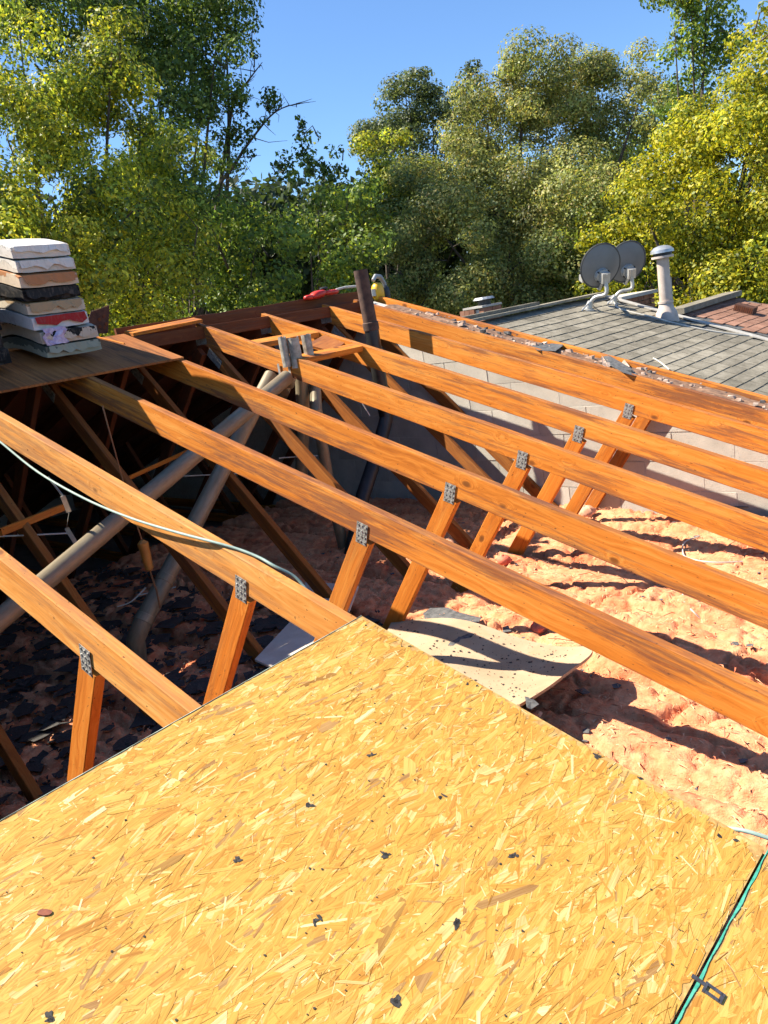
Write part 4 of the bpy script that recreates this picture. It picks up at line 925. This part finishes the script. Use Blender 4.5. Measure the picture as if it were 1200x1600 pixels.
def dish(label, foot, centre, w_px, h_px, kk):
    root = thing('satellite_dish', label, 'satellite dish', foot, 'satellite dishes on the grey roof')
    R_ = h_px * kk / 2
    # dish axis: it faces away and to the left of the camera
    view = nrm(centre - CAM); right = nrm(np.cross(view, UPV))
    ax = nrm(view * math.cos(math.radians(24)) - right * math.sin(math.radians(24)) + UPV * .38)
    u_ = nrm(np.cross(ax, UPV)); v_ = np.cross(u_, ax); m_ = MB(); n, m = 40, 9; vs_ = []
    for lay in (0, 1):
        for i in range(m + 1):
            r = R_ * i / m
            for j in range(n):
                a = 2 * math.pi * j / n; vs_.append(centre + u_ * r * .95 * math.cos(a) + v_ * r * math.sin(a) + ax * ((r / R_) ** 2 * R_ * .20 - lay * .004 - .05))
    st = (m + 1) * n; fs = []
    for lay in (0, 1):
        for i in range(m):
            for j in range(n): fs.append([lay * st + i * n + j, lay * st + i * n + (j + 1) % n, lay * st + (i + 1) * n + (j + 1) % n, lay * st + (i + 1) * n + j])
    fs += [[m * n + j, m * n + (j + 1) % n, st + m * n + (j + 1) % n, st + m * n + j] for j in range(n)]
    m_.add(vs_, fs); refl = m_.build('reflector', M['dish'], root, smooth=True)
    rim = [centre + u_ * R_ * .95 * math.cos(a) + v_ * R_ * math.sin(a) + ax * (R_ * .2 - .052) for a in np.linspace(0, 2 * math.pi, 49)]
    MB().tube(rim, .010, 6, False).build('rim', M['dishrim'], refl, smooth=True)
    hub = centre - ax * .075 - v_ * R_ * .38
    mpl = MB().tube([hub + ax * .035, hub - ax * .02], [.085, .075], 20).build('mount_plate', M['mast'], root, smooth=True)
    MB().box(hub - ax * .05, u_ * .045, v_ * .055, ax * .05).build('bracket', M['mast'], root)
    for (a_, b2) in ((-.06, .05), (.06, .05), (-.06, -.05), (.06, -.05)): MB().tube([hub + u_ * a_ + v_ * b2, hub + u_ * a_ + v_ * b2 - ax * .03], .008, 8).build('bolt', M['dark'], mpl)
    el = hub - ax * .09 - v_ * .04
    low = foot + np.array((0, 0, .03))
    MB().tube(smooth_path([el + v_ * .09, el, el - UPV * .13 + right * -.01, low + (el - low) * .38, low], 4), .022, 12).build('mast', M['mast'], root, smooth=True)
    MB().tube([foot - gnv * .01, foot + gnv * .012, foot + gnv * .02, foot + gnv * .10], [.075, .07, .045, .026], 14).build('foot', M['mast'], root, smooth=True)
    for sg in (-1, 1): MB().tube([foot + TV * .16 * sg + gnv * .005, foot + gnv * .09], .008, 6).build('brace', M['mast'], root)
    arm0 = centre - v_ * R_ * .95 + ax * R_ * .1 - ax * .05; arm1 = centre - v_ * R_ * .95 + ax * R_ * 1.25
    arm = MB().tube([hub - ax * .02 - v_ * .03, arm0 - v_ * .03, arm1], .018, 8).build('feed_arm', M['mast'], root, smooth=True)
    MB().box(arm1, ax * .05, u_ * .09, v_ * .035).build('receiver', M['mast'], arm)
    return root
f1 = gp(919, 484); k1 = np.linalg.norm(f1 - CAM) / FPX
f2 = gp(958, 474); k2 = np.linalg.norm(f2 - CAM) / FPX
dish('nearer left satellite dish, round and grey, in front of the other', f1, at(938, 415, np.linalg.norm(f1 - CAM) + .02), 62, 63, k1)
dish('farther right satellite dish, half hidden by the other dish', f2, at(979, 409, np.linalg.norm(f2 - CAM) + .12), 58, 59, k2)
P = [f2 + gnv * .03, gp(965, 482) + gnv * .01, gp(990, 490) + gnv * .01, gp(1020, 497) + gnv * .01, gp(1060, 508) + gnv * .01, gp(1120, 520) + gnv * .01, gp(1190, 528) + gnv * .01]
tag(MB().tube(smooth_path(P, 5), .010, 8).build('coax_cable', M['wire'], None, smooth=True, loc=P[0]), 'pale cable running from the dishes across the grey roof', 'cable')
P = [gp(1020, 562), gp(1030, 568), gp(1045, 580)]; P = [q_ + gnv * .016 for q_ in P]
tag(MB().tube(smooth_path(P, 4), .007, 6).build('twig', M['wire'], None, smooth=True, loc=P[0]), 'pale twig lying on the grey shingles', 'twig')

def chimney(label, u0, u1, v0, v1, y, cap_h, capx):
    a, c = ony(u0, v0, y), ony(u1, v1, y); W = (c[0] - a[0]); H = 1.2; zt = a[2]
    root = thing('chimney', label, 'chimney', ((a[0] + c[0]) / 2, y + W * .3, -2.2), 'brick chimneys behind the grey roof')
    MB().box(((a[0] + c[0]) / 2, y + W * .3, zt - .9), (W * .46, 0, 0), (0, W * .27, 0), (0, 0, .88)).build('core', M['mortar'], root)
    bh_ = .065; nb = max(2, int(round(W / .2)))
    for r in range(7):
        for i in range(nb):
            w_ = W / nb; x = a[0] + (i + .5) * w_ + (w_ * .25 if r % 2 else -w_ * .0); 
            MB().box((min(max(x, a[0] + w_ / 2), c[0] - w_ / 2), y + .01, zt - .04 - r * (bh_ + .01)), (w_ / 2 - .006, 0, 0), (0, .035, 0), (0, 0, bh_ / 2)).build('brick', M['brick'], root)
        for i in range(3):
            MB().box((a[0] + .01, y + .14 + i * W * .18, zt - .04 - r * (bh_ + .01)), (.03, 0, 0), (0, W * .085, 0), (0, 0, bh_ / 2)).build('brick', M['brick'], root)
    MB().box(((a[0] + c[0]) / 2, y + W * .3, zt + cap_h / 2), (W * .53, 0, 0), (0, W * .36, 0), (0, 0, cap_h / 2)).build('cap', M['stone'], root)
    if capx:
        MB().tube([((a[0] + c[0]) / 2 + W * .05, y + W * .25, zt + cap_h), ((a[0] + c[0]) / 2 + W * .05, y + W * .25, zt + cap_h + .07)], W * .2, 14).build('flue_pot', M['dark'], root)
        MB().tube([((a[0] + c[0]) / 2 + W * .05, y + W * .25, zt + cap_h + .07), ((a[0] + c[0]) / 2 + W * .05, y + W * .25, zt + cap_h + .10)], [W * .34, W * .28], 14).build('cowl', M['capm'], root)
    return root
chimney('short brick chimney with metal cowl left of the grey roof ridge', 752, 784, 481, 500, 1.2, .025, True)
chimney('low wide brick chimney with stone cap behind the satellite dishes', 966, 1022, 470, 486, .8, .05, False)

# ------------------------------------------------------------------ trees
def leaf_mat(name, transl):
    n = NT(name); c = n.attr('col', 'Color'); n.l(c, n.b.inputs['Base Color']); n.b.inputs['Roughness'].default_value = .5; n.b.inputs['Specular IOR Level'].default_value = .35
    tr = n.n('ShaderNodeBsdfTranslucent'); tc = n.mix(1.0, c, (1.0, 1.0, .55), 'MULTIPLY'); n.l(tc, tr.inputs[0])
    mx = n.n('ShaderNodeMixShader'); mx.inputs[0].default_value = transl
    n.l(n.b.outputs[0], mx.inputs[1]); n.l(tr.outputs[0], mx.inputs[2]); n.l(mx.outputs[0], n.t.nodes['Material Output'].inputs[0]); return n.m
M['leaf'] = leaf_mat('leaf', .48)
def tree(name, label, D, blobs, leaf, dens, pal, base_px, trunk_r, seed, droop=.2, depth=.9, limbs=None, sub_r=.30, group='trees beyond the roofs', fwd=3.2, keep=.9):
    rng = np.random.default_rng(seed); cents = []; rads = []
    for bl in blobs:
        u, v, r = bl[:3]; dd = D + (bl[3] if len(bl) > 3 else rng.uniform(-1, 1) * 1.0 - np.clip((v - 220) / 70, 0, fwd))
        cents.append(at(u, v, dd)); rads.append(r * dd / FPX)
    cents = np.array(cents); rads = np.array(rads)
    g = at(base_px, 520, D); base = np.array((g[0], g[1], -4.62))
    root = thing(name, label, 'tree', base, group)
    V, Cc, subs = [], [], []
    for c, R_ in zip(cents, rads):
        ns = max(5, int(13 * (R_ / .9) ** 1.6)); d = rng.normal(size=(ns, 3)); d /= np.linalg.norm(d, axis=1)[:, None]
        rr = R_ * rng.uniform(.35, 1.02, ns) ** .6; sc_ = c + d * rr[:, None] * np.array((1, 1, .92)); sr = np.minimum(R_ * .55, sub_r * 1.2 * rng.uniform(.6, 1.5, ns))
        for p_, s2 in zip(sc_, sr):
            if rng.random() > keep: continue
            subs.append((p_, s2)); lf = leaf * .68; nl = int(dens * 1.7 * (s2 / lf) ** 2); tone = rng.normal(0, .20); tw = rng.random()
            q_ = rng.normal(size=(nl, 3)); q_ /= np.linalg.norm(q_, axis=1)[:, None]
            pos_ = p_ + q_ * (s2 * rng.uniform(.2, 1.12, nl) ** .42)[:, None] * np.array((1.1, 1.1, .8))
            nr = q_ * 1.35 + np.array((0, 0, .35)) + rng.normal(0, .48, (nl, 3)); nr /= np.linalg.norm(nr, axis=1)[:, None]
            tg = np.cross(nr, rng.normal(size=(nl, 3))); tg /= np.linalg.norm(tg, axis=1)[:, None]; tg[:, 2] -= droop; tg /= np.linalg.norm(tg, axis=1)[:, None]
            bt = np.cross(nr, tg); L = lf * rng.uniform(.6, 1.25, nl)[:, None]
            quad = np.stack([pos_ - tg * L * .6, pos_ + bt * L * .36 + nr * L * .10, pos_ + tg * L * .6, pos_ - bt * L * .36 + nr * L * .10], 1)
            V.append(quad); k = rng.choice(len(pal[0]), nl, p=pal[1] if tw < .6 else pal[2])
            col = np.array(pal[0])[k] * np.clip(1 + tone + rng.normal(0, .22, nl), .35, 1.8)[:, None]
            Cc.append(np.repeat(col[:, None, :], 4, 1))
    V = np.concatenate(V).reshape(-1, 3); Cc = np.concatenate(Cc).reshape(-1, 3); F = np.arange(len(V)).reshape(-1, 4)
    fast_mesh('crown', V, F, M['leaf'], root, Cc)
    m_ = MB(); top = cents.mean(0); fork = np.array((base[0] * .6 + top[0] * .4, base[1] * .6 + top[1] * .4, min(-1.0, top[2] - 1.5)))
    m_.tube(smooth_path([base, base + (fork - base) * .5 + rng.normal(0, .12, 3), fork], 4), [trunk_r * (1.25 - .045 * i) for i in range(9)], 10)
    m_.build('trunk', M['barkt'], root, smooth=True)
    m_ = MB()
    for c, R_, bl in list(zip(cents, rads, blobs))[::2]:
        if bl[2] < 27: continue
        mid = fork * .45 + c * .55 + np.array((0, 0, -.25)) + rng.normal(0, .18, 3)
        m_.tube(smooth_path([fork - (0, 0, .2), mid, c + np.array((0, 0, R_ * .3))], 4), [max(.008, trunk_r * (.42 - .048 * i)) for i in range(9)], 7)
    for (p_, s2) in subs[::4]:
        j = int(np.argmin(np.linalg.norm(cents - p_, axis=1))); a = cents[j] + rng.normal(0, .08, 3)
        m_.tube([a - (0, 0, .2), (a + p_) / 2 + rng.normal(0, .05, 3), p_], [.016, .011, .005], 5)
    for px in (limbs or []):
        P = smooth_path([fork] + [at(u, v, D + dd) for (u, v, dd) in px], 4); m_.tube(P, [.06 - .054 * i / (len(P) - 1) for i in range(len(P))], 6)
        for i in range(3, len(P) - 1):
            for _ in range(2): e = P[i] + rng.normal(0, .28, 3) + (P[i + 1] - P[i]) * .8; m_.tube([P[i], (P[i] + e) / 2 + rng.normal(0, .03, 3), e], [.012, .007, .003], 4)
    m_.build('branches', M['barkt'], root, smooth=True)
    return root
def mixp(cols, p, q): return (cols, np.array(p) / sum(p), np.array(q) / sum(q))
YG = mixp([(.513, .496, .052), (.341, .394, .048), (.188, .256, .043), (.660, .564, .052), (.120, .171, .034)], (5, 5, 2, 2, 1), (2, 4, 5, 1, 3))
DG = mixp([(.121, .189, .047), (.189, .258, .059), (.086, .138, .038), (.292, .344, .077)], (4, 3, 3, 2), (4, 2, 5, 1))
MG = mixp([(.166, .253, .055), (.272, .350, .062), (.107, .166, .043), (.505, .505, .059)], (4, 4, 2, 2), (4, 3, 4, 1))
OL = mixp([(.403, .413, .131), (.282, .323, .106), (.545, .504, .161), (.172, .211, .072), (.484, .373, .131)], (5, 4, 3, 2, 2), (3, 5, 1, 4, 1))
YR = mixp([(.481, .442, .028), (.354, .366, .028), (.582, .481, .035), (.189, .240, .028), (.101, .145, .025)], (5, 4, 3, 2, 1), (3, 4, 1, 3, 2))
tree('maple_tree', 'large yellow-green tree filling the left side behind the bundle stack', 14,
     [(40, 90, 90), (110, 150, 95), (20, 250, 100), (160, 250, 105), (225, 190, 60), (255, 260, 60), (95, 360, 110), (210, 350, 90), (20, 430, 100), (140, 460, 90), (240, 440, 80), (290, 380, 70), (-90, 200, 140), (-60, 400, 140), (180, 80, 45), (270, 480, 60)],
     .088, 7.0, YG, 130, .16, 41, .25, fwd=1.6, keep=.66)
tree('maple_tree', 'tall dark tree rising out of the top left corner', 19,
     [(60, 0, 80), (150, 30, 70), (225, 40, 70), (300, 40, 65), (340, 95, 45), (285, 120, 62), (355, 30, 38), (384, 50, 20), (250, 150, 60), (120, -60, 120), (318, 190, 48), (330, 240, 42), (-40, 90, 100), (260, -60, 90), (300, 300, 60), (350, 160, 26), (240, 330, 80), (430, 140, 20, 0), (405, 185, 13, 0), (395, 212, 15, 0), (420, 163, 12, 0), (378, 168, 18, 0), (372, 200, 16, 0), (385, 238, 12, 0), (360, 230, 22, 0), (398, 88, 9, 0)],
     .12, 5.2, DG, 215, .2, 42, .35, limbs=[[(330, 330, 0), (365, 260, 0), (395, 215, 0), (430, 175, 0), (470, 160, 0)], [(350, 250, .5), (365, 160, .3), (385, 130, 0), (410, 97, 0)]])
tree('broadleaf_tree', 'dark green mid-height tree between the left tree and the centre', 17,
     [(325, 350, 62), (420, 368, 56), (500, 345, 56), (390, 420, 80), (490, 420, 75), (320, 430, 80), (545, 330, 50), (560, 410, 60), (530, 300, 34), (430, 480, 60), (330, 500, 60), (540, 470, 50)],
     .11, 6.2, MG, 430, .16, 44, .3, keep=.75)
tree('slender_tree', 'slender tree with drooping top standing against the sky at centre left', 19, [(470, 222, 24, 0), (455, 262, 20, 0), (440, 250, 14, 0), (485, 262, 24, 0), (520, 258, 20, 0), (525, 235, 12, 0), (500, 295, 30, 0), (468, 190, 8, 0), (478, 200, 10, 0)], .14, 4.6, DG, 482, .1, 45, .5, sub_r=.22)
tree('broadleaf_tree', 'yellowish young tree left of the big olive tree', 20, [(590, 250, 40), (565, 285, 36), (615, 225, 24), (600, 300, 45), (640, 270, 40), (560, 330, 45), (620, 350, 50)], .11, 6.0, YG, 585, .12, 46, .3)
tree('broadleaf_tree', 'far grey-green tree whose round top stands left of the olive tree', 27, [(640, 160, 42), (690, 140, 36), (737, 122, 20), (605, 205, 38), (680, 205, 55), (740, 170, 36), (600, 240, 40), (640, 240, 60), (660, 118, 14)], .13, 6.0, mixp([(.17, .20, .085), (.12, .16, .07), (.24, .26, .10), (.09, .115, .055)], (4, 4, 2, 2), (3, 4, 1, 4)), 660, .22, 47, .2)
tree('olive_tree', 'big rounded olive green tree in the middle of the background', 20,
     [(820, 150, 60), (890, 130, 48), (760, 200, 60), (850, 230, 85), (930, 160, 50), (985, 120, 36), (700, 270, 66), (645, 330, 62), (780, 320, 85), (880, 320, 75), (700, 400, 85), (620, 410, 56), (800, 420, 75), (890, 410, 60), (740, 470, 60), (650, 470, 50), (860, 470, 50), (960, 230, 46), (960, 100, 20), (800, 110, 26), (1000, 170, 30)],
     .085, 7.2, OL, 790, .28, 48, .15, sub_r=.36, keep=.95)
tree('poplar_tree', 'tall narrow tree cut by the top edge at the right', 24, [(1080, 10, 46), (1100, 70, 48), (1055, 60, 32), (1085, 120, 46), (1050, 150, 30), (1030, 190, 34), (1000, 225, 36), (970, 260, 36), (1110, -50, 60), (1130, 40, 26), (940, 300, 40), (1060, 220, 40)], .14, 5.2, MG, 1090, .18, 49, .3)
tree('maple_tree', 'bright yellow-green tree filling the right edge behind the dishes', 16.5,
     [(1190, 130, 60), (1120, 190, 65), (1180, 250, 90), (1060, 255, 60), (1000, 320, 50), (1080, 350, 85), (1180, 390, 90), (965, 370, 36), (1000, 430, 55), (1100, 450, 60), (1250, 300, 110), (1195, 40, 24), (1250, 120, 90), (1150, 470, 60), (950, 450, 40), (920, 340, 16), (930, 380, 22)],
     .095, 7.0, YR, 1110, .18, 50, .12, sub_r=.30, fwd=.5)
tree('dark_thicket', 'dark shaded bushy tree low behind the grey roof ridge', 18, [(860, 440, 50), (920, 440, 50), (980, 450, 50), (900, 400, 40), (1040, 450, 40)], .10, 6.0, MG, 900, .12, 51, .2, fwd=.5)
# far wood closing the view low behind everything
rng = np.random.default_rng(77); V, Cc = [], []
for i in range(620):
    u = rng.uniform(-260, 1460); v = rng.uniform(300, 560) + max(0, 40 - u * .05); D = rng.uniform(27, 34); c = at(u, v, D); r = rng.uniform(.9, 1.7); n = 150
    q_ = rng.normal(size=(n, 3)); q_ /= np.linalg.norm(q_, axis=1)[:, None]; pos_ = c + q_ * r * rng.uniform(.4, 1, n)[:, None]
    nr = q_ + rng.normal(0, .5, (n, 3)); nr /= np.linalg.norm(nr, axis=1)[:, None]; tg = np.cross(nr, rng.normal(size=(n, 3))); tg /= np.linalg.norm(tg, axis=1)[:, None]; bt = np.cross(nr, tg)
    V.append(np.stack([pos_ - tg * .16, pos_ + bt * .11, pos_ + tg * .16, pos_ - bt * .11], 1)); Cc.append(np.repeat((np.array((.045, .065, .022)) * rng.uniform(.6, 1.7, (n, 1)))[:, None, :], 4, 1))
V = np.concatenate(V).reshape(-1, 3)
o = fast_mesh('far_wood', V, np.arange(len(V)).reshape(-1, 4), M['leaf'], None, np.concatenate(Cc).reshape(-1, 3)); tag(stuff(o), 'dark far wood closing the gaps low between the trees', 'wood')
